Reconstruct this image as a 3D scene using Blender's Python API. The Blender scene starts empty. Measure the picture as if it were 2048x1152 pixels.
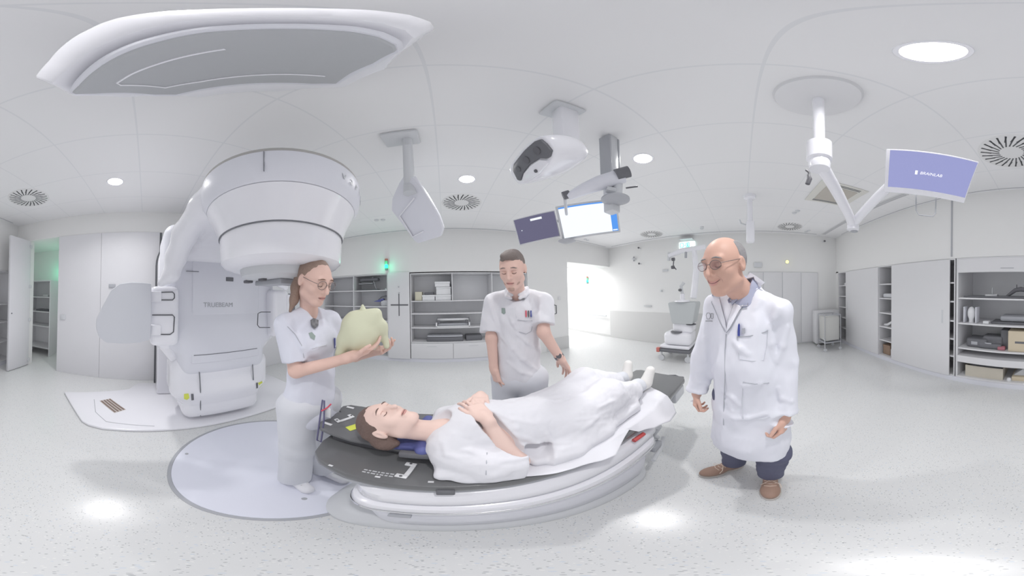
import bpy, bmesh, math, random
import numpy as np
from mathutils import Vector, Matrix
R_ = math.radians
C = bpy.context.scene.collection
SC = bpy.context.scene

# ---------------------------------------------------------------- camera
# a 360 camera on a stand at eye height: an equirectangular view, cropped
KPX = 0.1506; CX0 = 889.4; CY0 = 588.0; TF = 0.0154; TR = -0.017; CZ = 1.434
cam = bpy.data.cameras.new('camera')
cam.type = 'PANO'
cam.clip_start = 0.02; cam.clip_end = 100
try:
    pc = cam.cycles
    pc.panorama_type = 'EQUIRECTANGULAR'
except Exception:
    pc = cam
    pc.panorama_type = 'EQUIRECTANGULAR'
pc.longitude_min = R_((0 - CX0) * KPX); pc.longitude_max = R_((2048 - CX0) * KPX)
pc.latitude_min = R_((CY0 - 1152) * KPX); pc.latitude_max = R_(CY0 * KPX)
camo = bpy.data.objects.new('camera', cam); C.objects.link(camo)
_c, _s, _cr, _sr = math.cos(TF), math.sin(TF), math.cos(TR), math.sin(TR)
rv = Vector((_cr, -_s * _sr, _c * _sr)); uv = Vector((-_sr, -_s * _cr, _c * _cr)); fv = Vector((0, _c, _s))
camo.matrix_world = Matrix(((rv.x, uv.x, -fv.x, 0), (rv.y, uv.y, -fv.y, 0), (rv.z, uv.z, -fv.z, CZ), (0, 0, 0, 1)))
SC.camera = camo

# ---------------------------------------------------------------- colour management
SC.view_settings.view_transform = 'Standard'
SC.view_settings.look = 'None'
SC.view_settings.gamma = 1
SC.view_settings.use_curve_mapping = False
SC.view_settings.exposure = 0.25
SC.cycles.max_bounces = 10
SC.cycles.diffuse_bounces = 4
SC.cycles.glossy_bounces = 4
SC.cycles.transmission_bounces = 6
SC.cycles.caustics_reflective = False
SC.cycles.caustics_refractive = False
SC.cycles.sample_clamp_indirect = 6
SC.cycles.use_fast_gi = True            # ambient term standing for the many bounces of a white room
SC.cycles.fast_gi_method = 'ADD'

world = bpy.data.worlds.new('world'); SC.world = world
world.use_nodes = True
world.node_tree.nodes['Background'].inputs[0].default_value = (0.93, 0.94, 1.0, 1)
world.node_tree.nodes['Background'].inputs[1].default_value = 1.0
world.light_settings.ao_factor = 0.2
world.light_settings.distance = 0.9

# lamps of the room: the emitter disc of each recessed downlight, and the corridor lights
H = 2.915
DOWNLIGHTS = [(-2.11, -0.37), (0.27, 2.07), (1.52, 0.85), (0.275, -0.41)]
def area(name, loc, size, power, col=(1, 0.985, 0.97), shape='DISK', rot=(0, 0, 0), sy=None):
    l = bpy.data.lights.new(name, 'AREA'); l.shape = shape; l.size = size
    if sy: l.size_y = sy
    l.energy = power; l.color = col
    o = bpy.data.objects.new(name, l); C.objects.link(o); o.location = loc; o.rotation_euler = rot
    return o
PW = 17
for i, (x, y) in enumerate(DOWNLIGHTS):
    area('downlight_lamp', (x, y, H + 0.058), 0.125, PW)
CORRIDOR_LAMPS = [(3.6, 5.0), (4.0, 6.4)]
for x, y in CORRIDOR_LAMPS:
    area('corridor_lamp', (x, y, 2.52), 0.5, 28)

# ---------------------------------------------------------------- materials
def lin(c):
    return tuple(((v / 255) / 12.92 if v / 255 <= 0.04045 else ((v / 255 + 0.055) / 1.055) ** 2.4) for v in c)
def mat(name, rgb, rough=0.5, metal=0.0, spec=0.5, coat=0.0, var=0.0, vscale=6.0, bump=0.0, bscale=40.0, emit=None, estr=0.0, trans=0.0, alpha=1.0, ior=1.45, sheen=0.0, srgb=True, bdist=0.01):
    m = bpy.data.materials.new(name); m.use_nodes = True
    nt = m.node_tree; b = nt.nodes['Principled BSDF']
    col = lin(rgb) if srgb else rgb
    b.inputs['Base Color'].default_value = (*col, 1)
    b.inputs['Roughness'].default_value = rough
    b.inputs['Metallic'].default_value = metal
    b.inputs['Specular IOR Level'].default_value = spec
    b.inputs['Coat Weight'].default_value = coat
    b.inputs['IOR'].default_value = ior
    b.inputs['Transmission Weight'].default_value = trans
    b.inputs['Alpha'].default_value = alpha
    if sheen: b.inputs['Sheen Weight'].default_value = sheen
    if emit is not None:
        b.inputs['Emission Color'].default_value = (*lin(emit), 1)
        b.inputs['Emission Strength'].default_value = estr
    tc = nt.nodes.new('ShaderNodeTexCoord')
    if var:
        n = nt.nodes.new('ShaderNodeTexNoise'); n.inputs['Scale'].default_value = vscale; n.inputs['Detail'].default_value = 5
        nt.links.new(tc.outputs['Object'], n.inputs['Vector'])
        mp = nt.nodes.new('ShaderNodeMapRange'); mp.inputs['To Min'].default_value = 1 - var; mp.inputs['To Max'].default_value = 1 + var
        nt.links.new(n.outputs['Fac'], mp.inputs['Value'])
        mx = nt.nodes.new('ShaderNodeVectorMath'); mx.operation = 'SCALE'; mx.inputs[0].default_value = col
        nt.links.new(mp.outputs['Result'], mx.inputs['Scale'])
        nt.links.new(mx.outputs['Vector'], b.inputs['Base Color'])
    if bump:
        n2 = nt.nodes.new('ShaderNodeTexNoise'); n2.inputs['Scale'].default_value = bscale; n2.inputs['Detail'].default_value = 4
        nt.links.new(tc.outputs['Object'], n2.inputs['Vector'])
        bp = nt.nodes.new('ShaderNodeBump'); bp.inputs['Strength'].default_value = bump; bp.inputs['Distance'].default_value = bdist
        nt.links.new(n2.outputs['Fac'], bp.inputs['Height'])
        nt.links.new(bp.outputs['Normal'], b.inputs['Normal'])
    return m

def floor_material():
    m = bpy.data.materials.new('terrazzo_vinyl'); m.use_nodes = True
    nt = m.node_tree; b = nt.nodes['Principled BSDF']
    tc = nt.nodes.new('ShaderNodeTexCoord')
    base = lin((211, 212, 213))
    prev = None
    for sc, dens, col in ((110, 0.10, (160, 163, 166)), (170, 0.08, (128, 134, 142)), (80, 0.10, (196, 204, 214)), (120, 0.12, (228, 228, 226))):
        v = nt.nodes.new('ShaderNodeTexVoronoi'); v.inputs['Scale'].default_value = sc
        nt.links.new(tc.outputs['Object'], v.inputs['Vector'])
        w = nt.nodes.new('ShaderNodeSeparateColor'); nt.links.new(v.outputs['Color'], w.inputs[0])
        lt = nt.nodes.new('ShaderNodeMath'); lt.operation = 'LESS_THAN'; lt.inputs[1].default_value = dens
        nt.links.new(w.outputs[0], lt.inputs[0])
        l2 = nt.nodes.new('ShaderNodeMath'); l2.operation = 'LESS_THAN'; l2.inputs[1].default_value = 0.33
        nt.links.new(v.outputs['Distance'], l2.inputs[0])
        mu = nt.nodes.new('ShaderNodeMath'); mu.operation = 'MULTIPLY'
        nt.links.new(lt.outputs[0], mu.inputs[0]); nt.links.new(l2.outputs[0], mu.inputs[1])
        m2 = nt.nodes.new('ShaderNodeMath'); m2.operation = 'MULTIPLY'; m2.inputs[1].default_value = 0.75
        nt.links.new(mu.outputs[0], m2.inputs[0])
        mx = nt.nodes.new('ShaderNodeMix'); mx.data_type = 'RGBA'
        nt.links.new(m2.outputs[0], mx.inputs['Factor'])
        if prev is None: mx.inputs['A'].default_value = (*base, 1)
        else: nt.links.new(prev, mx.inputs['A'])
        mx.inputs['B'].default_value = (*lin(col), 1)
        prev = mx.outputs['Result']
    nt.links.new(prev, b.inputs['Base Color'])
    b.inputs['Roughness'].default_value = 0.22
    b.inputs['Specular IOR Level'].default_value = 0.4
    return m

def ceiling_material():
    m = bpy.data.materials.new('ceiling_tiles'); m.use_nodes = True
    nt = m.node_tree; b = nt.nodes['Principled BSDF']
    tc = nt.nodes.new('ShaderNodeTexCoord')
    sx = nt.nodes.new('ShaderNodeSeparateXYZ'); nt.links.new(tc.outputs['Object'], sx.inputs[0])
    masks = []
    for k, off in ((0, -0.035), (1, -0.082)):
        a = nt.nodes.new('ShaderNodeMath'); a.operation = 'SUBTRACT'; a.inputs[1].default_value = off
        nt.links.new(sx.outputs[k], a.inputs[0])
        p = nt.nodes.new('ShaderNodeMath'); p.operation = 'PINGPONG'; p.inputs[1].default_value = 0.3125
        nt.links.new(a.outputs[0], p.inputs[0])
        l = nt.nodes.new('ShaderNodeMath'); l.operation = 'LESS_THAN'; l.inputs[1].default_value = 0.006
        nt.links.new(p.outputs[0], l.inputs[0]); masks.append(l)
    mx0 = nt.nodes.new('ShaderNodeMath'); mx0.operation = 'MAXIMUM'
    nt.links.new(masks[0].outputs[0], mx0.inputs[0]); nt.links.new(masks[1].outputs[0], mx0.inputs[1])
    mx = nt.nodes.new('ShaderNodeMix'); mx.data_type = 'RGBA'
    mx.inputs['A'].default_value = (*lin((226, 226, 228)), 1); mx.inputs['B'].default_value = (*lin((217, 218, 221)), 1)
    nt.links.new(mx0.outputs[0], mx.inputs['Factor'])
    nt.links.new(mx.outputs['Result'], b.inputs['Base Color'])
    b.inputs['Roughness'].default_value = 0.8
    return m

M = {}
M['floor'] = floor_material()
M['ceiling'] = ceiling_material()
M['wall'] = mat('wall_paint', (224, 224, 224), 0.6, var=0.01)
M['cabinet'] = mat('cabinet_laminate', (214, 214, 217), 0.45, var=0.01)
M['cabinet_in'] = mat('cabinet_interior', (226, 227, 230), 0.6)
M['white_shell'] = mat('glossy_white_shell', (232, 232, 238), 0.22, coat=0.5, var=0.01)
M['grey_shell'] = mat('light_grey_shell', (218, 219, 227), 0.35, coat=0.2)
M['satin'] = mat('satin_grey', (202, 204, 208), 0.4)
M['mid_grey'] = mat('mid_grey', (170, 172, 178), 0.45)
M['dark_grey'] = mat('dark_grey', (108, 109, 114), 0.5)
M['seam'] = mat('dark_seam', (120, 122, 128), 0.6)
M['black'] = mat('soft_black', (100, 100, 105), 0.4)  # black lifted to grey, so the haze of the air sits in the colour
M['carbon'] = mat('carbon_fibre', (106, 107, 109), 0.28, coat=0.35, bump=0.05, bscale=300)
M['sticker'] = mat('yellow_green_sticker', (214, 222, 96), 0.5)
M['metal'] = mat('brushed_metal', (190, 191, 194), 0.3, metal=0.8)
M['chrome'] = mat('chrome', (225, 225, 228), 0.12, metal=1.0)
M['rubber'] = mat('rubber_seal', (88, 90, 94), 0.6)
M['emit_lamp'] = mat('lamp_diffuser', (255, 255, 255), 0.5, emit=(255, 255, 255), estr=6)

# ---------------------------------------------------------------- mesh helpers
class MB:
    """collects shapes into one bmesh; build() links them as ONE mesh object"""
    def __init__(s): s.bm = bmesh.new()
    def _add(s, verts, faces, mtx=None, smooth=False):
        vs = [s.bm.verts.new((mtx @ Vector(v)) if mtx is not None else v) for v in verts]
        for f in faces:
            try:
                fc = s.bm.faces.new([vs[i] for i in f]); fc.smooth = smooth
            except ValueError: pass
        return s
    def box(s, lo, hi, bev=0.0, mtx=None, seg=2):
        t = bmesh.new(); bmesh.ops.create_cube(t, size=1.0)
        c = [(lo[i] + hi[i]) / 2 for i in range(3)]; d = [abs(hi[i] - lo[i]) for i in range(3)]
        for v in t.verts: v.co = Vector((c[0] + v.co.x * d[0], c[1] + v.co.y * d[1], c[2] + v.co.z * d[2]))
        if bev > 0:
            bmesh.ops.bevel(t, geom=list(t.edges), offset=min(bev, min(d) * 0.49), segments=seg, profile=0.5, affect='EDGES')
        s._merge(t, mtx, False); return s
    def _merge(s, t, mtx, smooth):
        if mtx is not None: bmesh.ops.transform(t, matrix=mtx, verts=t.verts)
        for f in t.faces: f.smooth = smooth
        me = bpy.data.meshes.new('tmp'); t.to_mesh(me); t.free(); s.bm.from_mesh(me); bpy.data.meshes.remove(me)
    def cyl(s, a, b, r0, r1=None, n=24, caps=True, smooth=True):
        a = Vector(a); b = Vector(b); r1 = r0 if r1 is None else r1
        d = (b - a); q = d.to_track_quat('Z', 'Y').to_matrix()
        vs = []; fs = []
        for i in range(n):
            an = 2 * math.pi * i / n; e = q @ Vector((math.cos(an), math.sin(an), 0))
            vs.append(a + e * r0); vs.append(b + e * r1)
        for i in range(n):
            j = (i + 1) % n; fs.append((2 * i, 2 * j, 2 * j + 1, 2 * i + 1))
        s._add(vs, fs, None, smooth)
        if caps:
            if r0 > 1e-6: s._add([vs[2 * i] for i in range(n)][::-1], [tuple(range(n))])
            if r1 > 1e-6: s._add([vs[2 * i + 1] for i in range(n)], [tuple(range(n))])
        return s
    def tube(s, pts, r, n=10, smooth=True):
        pts = [Vector(p) for p in pts]; rs = r if isinstance(r, (list, tuple)) else [r] * len(pts)
        rings = []; up = None
        for i, p in enumerate(pts):
            d = (pts[min(i + 1, len(pts) - 1)] - pts[max(i - 1, 0)]).normalized()
            if up is None:
                up = Vector((0, 0, 1)) if abs(d.z) < 0.9 else Vector((1, 0, 0))
            x = d.cross(up).normalized(); up = x.cross(d).normalized()
            rings.append([p + (x * math.cos(2 * math.pi * k / n) + up * math.sin(2 * math.pi * k / n)) * rs[i] for k in range(n)])
        vs = [v for rg in rings for v in rg]; fs = []
        for i in range(len(rings) - 1):
            for k in range(n):
                k2 = (k + 1) % n; fs.append((i * n + k, i * n + k2, (i + 1) * n + k2, (i + 1) * n + k))
        fs.append(tuple(range(n))[::-1]); fs.append(tuple((len(rings) - 1) * n + k for k in range(n)))
        s._add(vs, fs, None, smooth); return s
    def lathe(s, prof, c=(0, 0, 0), n=48, mtx=None, smooth=True, a0=0, a1=2 * math.pi):
        full = abs(a1 - a0 - 2 * math.pi) < 1e-6
        m = n if full else n + 1
        vs = []; fs = []
        for i in range(m):
            an = a0 + (a1 - a0) * i / n
            for (r, z) in prof: vs.append((c[0] + r * math.cos(an), c[1] + r * math.sin(an), c[2] + z))
        L = len(prof)
        for i in range(n):
            j = (i + 1) % m
            for k in range(L - 1): fs.append((i * L + k, j * L + k, j * L + k + 1, i * L + k + 1))
        t = bmesh.new(); vv = [t.verts.new(v) for v in vs]
        for f in fs:
            try: t.faces.new([vv[i] for i in f])
            except ValueError: pass
        bmesh.ops.remove_doubles(t, verts=t.verts, dist=1e-6)
        bmesh.ops.recalc_face_normals(t, faces=t.faces)
        s._merge(t, mtx, smooth); return s
    def prism(s, poly, o, ux, uy, h, bev=0.0, seg=2):
        """polygon [(u,v)] in the plane o + u ux + v uy, extruded by vector h"""
        o = Vector(o); ux = Vector(ux); uy = Vector(uy); h = Vector(h)
        t = bmesh.new()
        a = [t.verts.new(o + ux * u + uy * v) for u, v in poly]; b = [t.verts.new(o + ux * u + uy * v + h) for u, v in poly]
        t.faces.new(a[::-1]); t.faces.new(b); n = len(poly)
        for i in range(n): t.faces.new((a[i], a[(i + 1) % n], b[(i + 1) % n], b[i]))
        bmesh.ops.recalc_face_normals(t, faces=t.faces)
        if bev > 0: bmesh.ops.bevel(t, geom=list(t.edges), offset=bev, segments=seg, profile=0.5, affect='EDGES', clamp_overlap=True)
        s._merge(t, None, False); return s
    def build(s, name, m, parent=None, auto=35, loc=None):
        me = bpy.data.meshes.new(name); s.bm.to_mesh(me); s.bm.free()
        o = bpy.data.objects.new(name, me); C.objects.link(o)
        me.materials.append(m)
        if auto:
            me.polygons.foreach_set('use_smooth', [True] * len(me.polygons))
            try: me.set_sharp_from_angle(angle=R_(auto))
            except Exception: pass
        if loc is not None: 
            o.location = loc
        if parent is not None:
            o.parent = parent
            # mesh data are in world coordinates: keep them there
            if loc is None: o.matrix_parent_inverse = parent.matrix_world.inverted()
        return o

def root(name, loc, label, cat, group=None, rz=0.0):
    o = bpy.data.objects.new(name, None); C.objects.link(o)
    o.empty_display_size = 0.05
    o.location = loc; o.rotation_euler = (0, 0, rz)
    o.matrix_world = Matrix.Translation(loc) @ Matrix.Rotation(rz, 4, 'Z')
    o['label'] = label; o['category'] = cat
    if group: o['group'] = group
    return o
def tag(o, label, cat, group=None, kind=None):
    o['label'] = label; o['category'] = cat
    if group: o['group'] = group
    if kind: o['kind'] = kind
    return o
def struct(name, mb, m, auto=0):
    o = mb.build(name, m, auto=auto); o['kind'] = 'structure'; return o

# pixel of the panorama -> world, used to read sizes off the photograph
def ray(x, y):
    a = R_((x - CX0) * KPX); e = R_((CY0 - y) * KPX)
    d = rv * (math.cos(e) * math.sin(a)) + fv * (math.cos(e) * math.cos(a)) + uv * math.sin(e)
    return d
CAM = Vector((0, 0, CZ))
def onplane(x, y, p0, n):
    d = ray(x, y); n = Vector(n); t = (Vector(p0) - CAM).dot(n) / d.dot(n)
    return CAM + d * t
def onx(x, y, X): return onplane(x, y, (X, 0, 0), (1, 0, 0))
def ony(x, y, Y): return onplane(x, y, (0, Y, 0), (0, 1, 0))
def onz(x, y, Z=0.0): return onplane(x, y, (0, 0, Z), (0, 0, 1))
def at(x, y, d):
    v = ray(x, y); return CAM + v * (d / math.hypot(v.x, v.y))

# ---------------------------------------------------------------- implicit surfaces
def _noise3(p, seed=0):
    """smooth value noise, p (...,3) -> [-1,1]"""
    f = np.floor(p).astype(np.int64); t = p - f; t = t * t * (3 - 2 * t)
    def hsh(i, j, k):
        n = (i * 374761393 + j * 668265263 + k * 2147483647 + seed * 1274126177) & 0xffffffff
        n = ((n ^ (n >> 13)) * 1274126177) & 0xffffffff
        return ((n ^ (n >> 16)) & 0xffff) / 32767.5 - 1
    out = 0
    for a in (0, 1):
        for b in (0, 1):
            for c in (0, 1):
                w = (t[..., 0] if a else 1 - t[..., 0]) * (t[..., 1] if b else 1 - t[..., 1]) * (t[..., 2] if c else 1 - t[..., 2])
                out = out + w * hsh(f[..., 0] + a, f[..., 1] + b, f[..., 2] + c)
    return out

class SDF:
    def __init__(s): s.p = []
    def cap(s, a, b, ra, rb=None, k=0.02, op='+'):
        rb = ra if rb is None else rb
        s.p.append((op, 'cap', (np.array(a, float), np.array(b, float), ra, rb), k)); return s
    def ell(s, c, r, rot=None, k=0.02, op='+'):
        s.p.append((op, 'ell', (np.array(c, float), np.array(r, float), None if rot is None else np.array(rot, float)), k)); return s
    def box(s, c, h, rd=0.01, rot=None, k=0.01, op='+'):
        s.p.append((op, 'box', (np.array(c, float), np.array(h, float), rd, None if rot is None else np.array(rot, float)), k)); return s
    def plane(s, p0, n, k=0.003):
        """cut away everything on the side the normal points to"""
        n = np.array(n, float); s.p.append(('c', 'pl', (np.array(p0, float), n / np.linalg.norm(n)), k)); return s
    def disp(s, fn, lo=None, hi=None):
        s.p.append(('d', 'fn', (fn, lo, hi), 0)); return s
    def bounds(s):
        lo = np.full(3, 1e9); hi = -lo
        for op, kd, a, k in s.p:
            if op != '+': continue
            l, h = s._bb(kd, a); lo = np.minimum(lo, l); hi = np.maximum(hi, h)
        return lo, hi
    @staticmethod
    def _bb(kd, a):
        if kd == 'cap':
            return np.minimum(a[0] - a[2], a[1] - a[3]), np.maximum(a[0] + a[2], a[1] + a[3])
        if kd == 'ell':
            r = a[1] if a[2] is None else np.full(3, a[1].max())
            return a[0] - r, a[0] + r
        if kd == 'box':
            r = a[1] + a[2] if a[3] is None else np.full(3, np.linalg.norm(a[1]) + a[2])
            return a[0] - r, a[0] + r
    @staticmethod
    def _ev(kd, a, P):
        if kd == 'cap':
            A, B, ra, rb = a; ba = B - A; L2 = max(ba @ ba, 1e-12)
            t = np.clip(((P - A) @ ba) / L2, 0, 1)
            return np.linalg.norm(P - A - t[..., None] * ba, axis=-1) - (ra + (rb - ra) * t)
        if kd == 'ell':
            q = P - a[0]
            if a[2] is not None: q = q @ a[2]
            k0 = np.linalg.norm(q / a[1], axis=-1); k1 = np.linalg.norm(q / a[1] ** 2, axis=-1)
            return k0 * (k0 - 1) / np.maximum(k1, 1e-6)
        if kd == 'box':
            q = P - a[0]
            if a[3] is not None: q = q @ a[3]
            q = np.abs(q) - a[1]
            return np.linalg.norm(np.maximum(q, 0), axis=-1) + np.minimum(q.max(-1), 0) - a[2]
        if kd == 'pl': return (P - a[0]) @ a[1]
    def mesh(s, name, m, parent=None, h=0.005, smooth=1, keep_world=True):
        lo, hi = s.bounds(); lo = lo - 3.2 * h; hi = hi + 3.2 * h
        n = np.ceil((hi - lo) / h).astype(int) + 1
        ax = [(lo[i] + h * np.arange(n[i])).astype(np.float32) for i in range(3)]
        V = np.full(n, 1.0, np.float32)
        for op, kd, a, k in s.p:
            if op == 'c':
                G = np.stack(np.meshgrid(*ax, indexing='ij', sparse=False), -1) if False else None
                d = ((ax[0] - a[0][0]) * a[1][0])[:, None, None] + ((ax[1] - a[0][1]) * a[1][1])[None, :, None] + ((ax[2] - a[0][2]) * a[1][2])[None, None, :]
                np.maximum(V, d, out=V); continue
            if op == 'd':
                fn, l, u = a
                near = np.abs(V) < 0.04
                idx = np.nonzero(near)
                P = np.stack([ax[i][idx[i]] for i in range(3)], -1)
                V[idx] += fn(P).astype(np.float32); continue
            l, u = s._bb(kd, a); pad = k + 3 * h
            i0 = [max(0, int((l[i] - pad - lo[i]) / h)) for i in range(3)]; i1 = [min(n[i], int((u[i] + pad - lo[i]) / h) + 2) for i in range(3)]
            if any(i1[i] <= i0[i] for i in range(3)): continue
            sl = tuple(slice(i0[i], i1[i]) for i in range(3))
            P = np.stack(np.meshgrid(ax[0][sl[0]], ax[1][sl[1]], ax[2][sl[2]], indexing='ij'), -1)
            d = s._ev(kd, a, P).astype(np.float32); v = V[sl]
            if op == '+':
                if k > 0:
                    hh = np.clip(0.5 + 0.5 * (d - v) / k, 0, 1)
                    far = v > 0.9
                    r = d + (v - d) * hh * 0
                    r = np.where(far, d, v * hh * 0 + (v * (1 - (1 - hh)) + d * (1 - hh)) - k * hh * (1 - hh))
                    V[sl] = r
                else: V[sl] = np.minimum(v, d)
            else:
                d = -d
                if k > 0:
                    hh = np.clip(0.5 - 0.5 * (d - v) / k, 0, 1)
                    V[sl] = d * (1 - hh) + v * hh + k * hh * (1 - hh)
                else: V[sl] = np.maximum(v, d)
        return nets(name, V, ax, m, parent, smooth)

def nets(name, V, ax, m, parent, smooth=1):
    ins = V < 0
    c = ins[:-1, :-1, :-1].astype(np.int8)
    cnt = np.zeros_like(c)
    for a in (0, 1):
        for b in (0, 1):
            for d in (0, 1):
                cnt += ins[a:ins.shape[0] - 1 + a, b:ins.shape[1] - 1 + b, d:ins.shape[2] - 1 + d]
    act = (cnt > 0) & (cnt < 8)
    I = np.nonzero(act); N = len(I[0])
    ids = np.full(act.shape, -1, np.int32); ids[I] = np.arange(N)
    acc = np.zeros((N, 3)); w = np.zeros(N)
    corner = {}
    for a in (0, 1):
        for b in (0, 1):
            for d in (0, 1): corner[a, b, d] = V[I[0] + a, I[1] + b, I[2] + d]
    for (p, q) in [((0,0,0),(1,0,0)),((0,1,0),(1,1,0)),((0,0,1),(1,0,1)),((0,1,1),(1,1,1)),
                   ((0,0,0),(0,1,0)),((1,0,0),(1,1,0)),((0,0,1),(0,1,1)),((1,0,1),(1,1,1)),
                   ((0,0,0),(0,0,1)),((1,0,0),(1,0,1)),((0,1,0),(0,1,1)),((1,1,0),(1,1,1))]:
        va = corner[p]; vb = corner[q]; mk = (va < 0) != (vb < 0)
        t = np.where(mk, va / np.where(mk, va - vb, 1), 0)
        P = np.array(p, float)[None] + t[:, None] * (np.array(q, float) - np.array(p, float))[None]
        acc += P * mk[:, None]; w += mk
    loc = acc / np.maximum(w, 1)[:, None]
    step = [ax[i][1] - ax[i][0] for i in range(3)]
    co = np.stack([ax[i][I[i]] + loc[:, i] * step[i] for i in range(3)], -1)
    quads = []
    for dim in range(3):
        o1, o2 = [(1, 2), (2, 0), (0, 1)][dim]
        s0 = [slice(None)] * 3; s1 = [slice(None)] * 3
        s0[dim] = slice(0, -1); s1[dim] = slice(1, None)
        A = ins[tuple(s0)]; B = ins[tuple(s1)]
        ch = A != B
        J = np.nonzero(ch)
        J = [j.copy() for j in J]
        ok = (J[o1] > 0) & (J[o2] > 0) & (J[o1] < act.shape[o1]) & (J[o2] < act.shape[o2])
        J = [j[ok] for j in J]; fl = A[J[0], J[1], J[2]]
        def cell(d1, d2):
            K = [j.copy() for j in J]; K[o1] = K[o1] - d1; K[o2] = K[o2] - d2
            return ids[K[0], K[1], K[2]]
        q = np.stack([cell(1, 1), cell(0, 1), cell(0, 0), cell(1, 0)], -1)
        q[~fl] = q[~fl][:, ::-1]
        quads.append(q)
    Q = np.concatenate(quads); Q = Q[(Q >= 0).all(1)]
    if smooth:
        # light laplacian smoothing
        for _ in range(smooth):
            s = np.zeros_like(co); cn = np.zeros(N)
            for a, b in ((0, 1), (1, 2), (2, 3), (3, 0)):
                np.add.at(s, Q[:, a], co[Q[:, b]]); np.add.at(s, Q[:, b], co[Q[:, a]])
                np.add.at(cn, Q[:, a], 1); np.add.at(cn, Q[:, b], 1)
            co = co * 0.5 + 0.5 * s / np.maximum(cn, 1)[:, None]
    me = bpy.data.meshes.new(name)
    me.vertices.add(N); me.vertices.foreach_set('co', co.astype(np.float32).ravel())
    nf = len(Q); me.loops.add(nf * 4); me.loops.foreach_set('vertex_index', Q.astype(np.int32).ravel())
    me.polygons.add(nf); me.polygons.foreach_set('loop_start', np.arange(0, nf * 4, 4, dtype=np.int32))
    try: me.polygons.foreach_set('loop_total', np.full(nf, 4, np.int32))
    except Exception: pass
    me.update(calc_edges=True); me.validate()
    me.polygons.foreach_set('use_smooth', [True] * len(me.polygons))
    me.materials.append(m)
    o = bpy.data.objects.new(name, me); C.objects.link(o)
    if parent is not None: o.parent = parent; 
    return o
# ================================================================ the room
XL, XR, YF, YB = -3.08, 4.72, 4.0, -2.5     # left wall, far wall, back wall (shelves), cabinet wall
mb = MB(); mb.box((-4.6, -3.3, -0.1), (XR + 0.2, 8.2, 0.0)); struct('floor', mb, M['floor'])
def holed_ceiling():
    """tiled slab with a round hole over every downlight"""
    mb = MB(); x0, y0, x1, y1 = XL - 0.1, YB - 0.8, XR + 0.2, YF + 0.1
    q = 0.14
    xs = sorted({x0, x1, *[v for x, y in DOWNLIGHTS for v in (x - q, x + q)]}); ys = sorted({y0, y1, *[v for x, y in DOWNLIGHTS for v in (y - q, y + q)]})
    for i in range(len(xs) - 1):
        for j in range(len(ys) - 1):
            cx, cy = (xs[i] + xs[i + 1]) / 2, (ys[j] + ys[j + 1]) / 2
            if any(abs(cx - x) < q and abs(cy - y) < q for x, y in DOWNLIGHTS): continue
            mb._add([(xs[i], ys[j], H), (xs[i + 1], ys[j], H), (xs[i + 1], ys[j + 1], H), (xs[i], ys[j + 1], H)], [(3, 2, 1, 0)])
    n = 48; r = 0.086
    for x, y in DOWNLIGHTS:
        lox = max(v for v in xs if v <= x - q + 1e-9); hix = min(v for v in xs if v >= x + q - 1e-9)
        vs = []
        for k in range(n):
            a = 2 * math.pi * k / n + math.pi / n * 0; c, s_ = math.cos(a), math.sin(a); m_ = q / max(abs(c), abs(s_))
            vs += [(x + r * c, y + r * s_, H), (x + m_ * c, y + m_ * s_, H)]
        mb._add(vs, [(2 * k, 2 * k + 1, 2 * ((k + 1) % n) + 1, 2 * ((k + 1) % n))[::-1] for k in range(n)])
    mb.box((x0, y0, H + 0.12), (x1, y1, H + 0.16))
    return mb
struct('ceiling', holed_ceiling(), M['ceiling'])
# left wall: flush lining, one doorway (Y -2.15 .. -1.53), closet behind it
M['wall_lining'] = mat('wall_lining', (214, 214, 218), 0.4, var=0.01)
mb = MB(); mb.box((XL - 0.12, YB - 0.7, 2.53), (XL, YF + 0.1, H + 0.1)); mb.box((XL - 0.12, YB - 0.7, 0), (XL, -2.15, 2.53))
struct('wall_left', mb, M['wall'])
mb = MB(); mb.box((XL - 0.12, -1.53, 0), (XL + 0.012, -0.75, 2.53), 0.003); mb.box((XL - 0.12, -0.747, 0), (XL + 0.012, 0.21, 2.53), 0.003); mb.box((XL - 0.12, 0.25, 0), (XL + 0.0, YF, 2.53), 0.003)
struct('wall_lining', mb, M['wall_lining'])
mb = MB(); mb.box((XL - 0.13, 0.21, 0), (XL, 0.25, 2.53)); struct('trim_5', mb, M['dark_grey'])
mb = MB(); mb.box((-4.4, -3.0, 0), (-4.3, -1.3, H)); mb.box((-4.3, -3.0, 0), (XL - 0.12, -2.9, H)); mb.box((-4.3, -1.4, 0), (XL - 0.12, -1.3, H)); mb.box((-4.4, -3.0, 2.6), (XL - 0.12, -1.3, 2.65))
struct('wall_closet', mb, M['wall'])
# back wall above and beside the shelving niche, lintel over the maze opening, corridor
mb = MB()
mb.box((XL - 0.1, YF, 1.975), (3.02, YF + 0.12, H + 0.1)); mb.box((1.86, YF, 0), (3.02, YF + 0.12, 1.975))
mb.box((3.02, YF, 2.30), (XR, YF + 0.5, H + 0.1))
mb.box((2.9, YF + 0.12, 0), (3.02, 7.6, 2.6)); mb.box((XL - 0.1, YF + 0.5, 0), (1.95, YF + 0.55, 2.1)); mb.box((1.86, YF + 0.1, 0), (1.95, YF + 0.5, 2.1)); mb.box((XL - 0.1, YF + 0.1, 1.98), (1.95, YF + 0.55, 2.1))
mb.box((XL - 0.1, YF, 0), (-2.955, YF + 0.55, 1.975))
struct('wall_back', mb, M['wall'])
mb = MB(); mb.box((XR, YB - 0.7, 0), (XR + 0.12, 7.6, H + 0.1)); struct('wall_far', mb, M['wall'])
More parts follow.
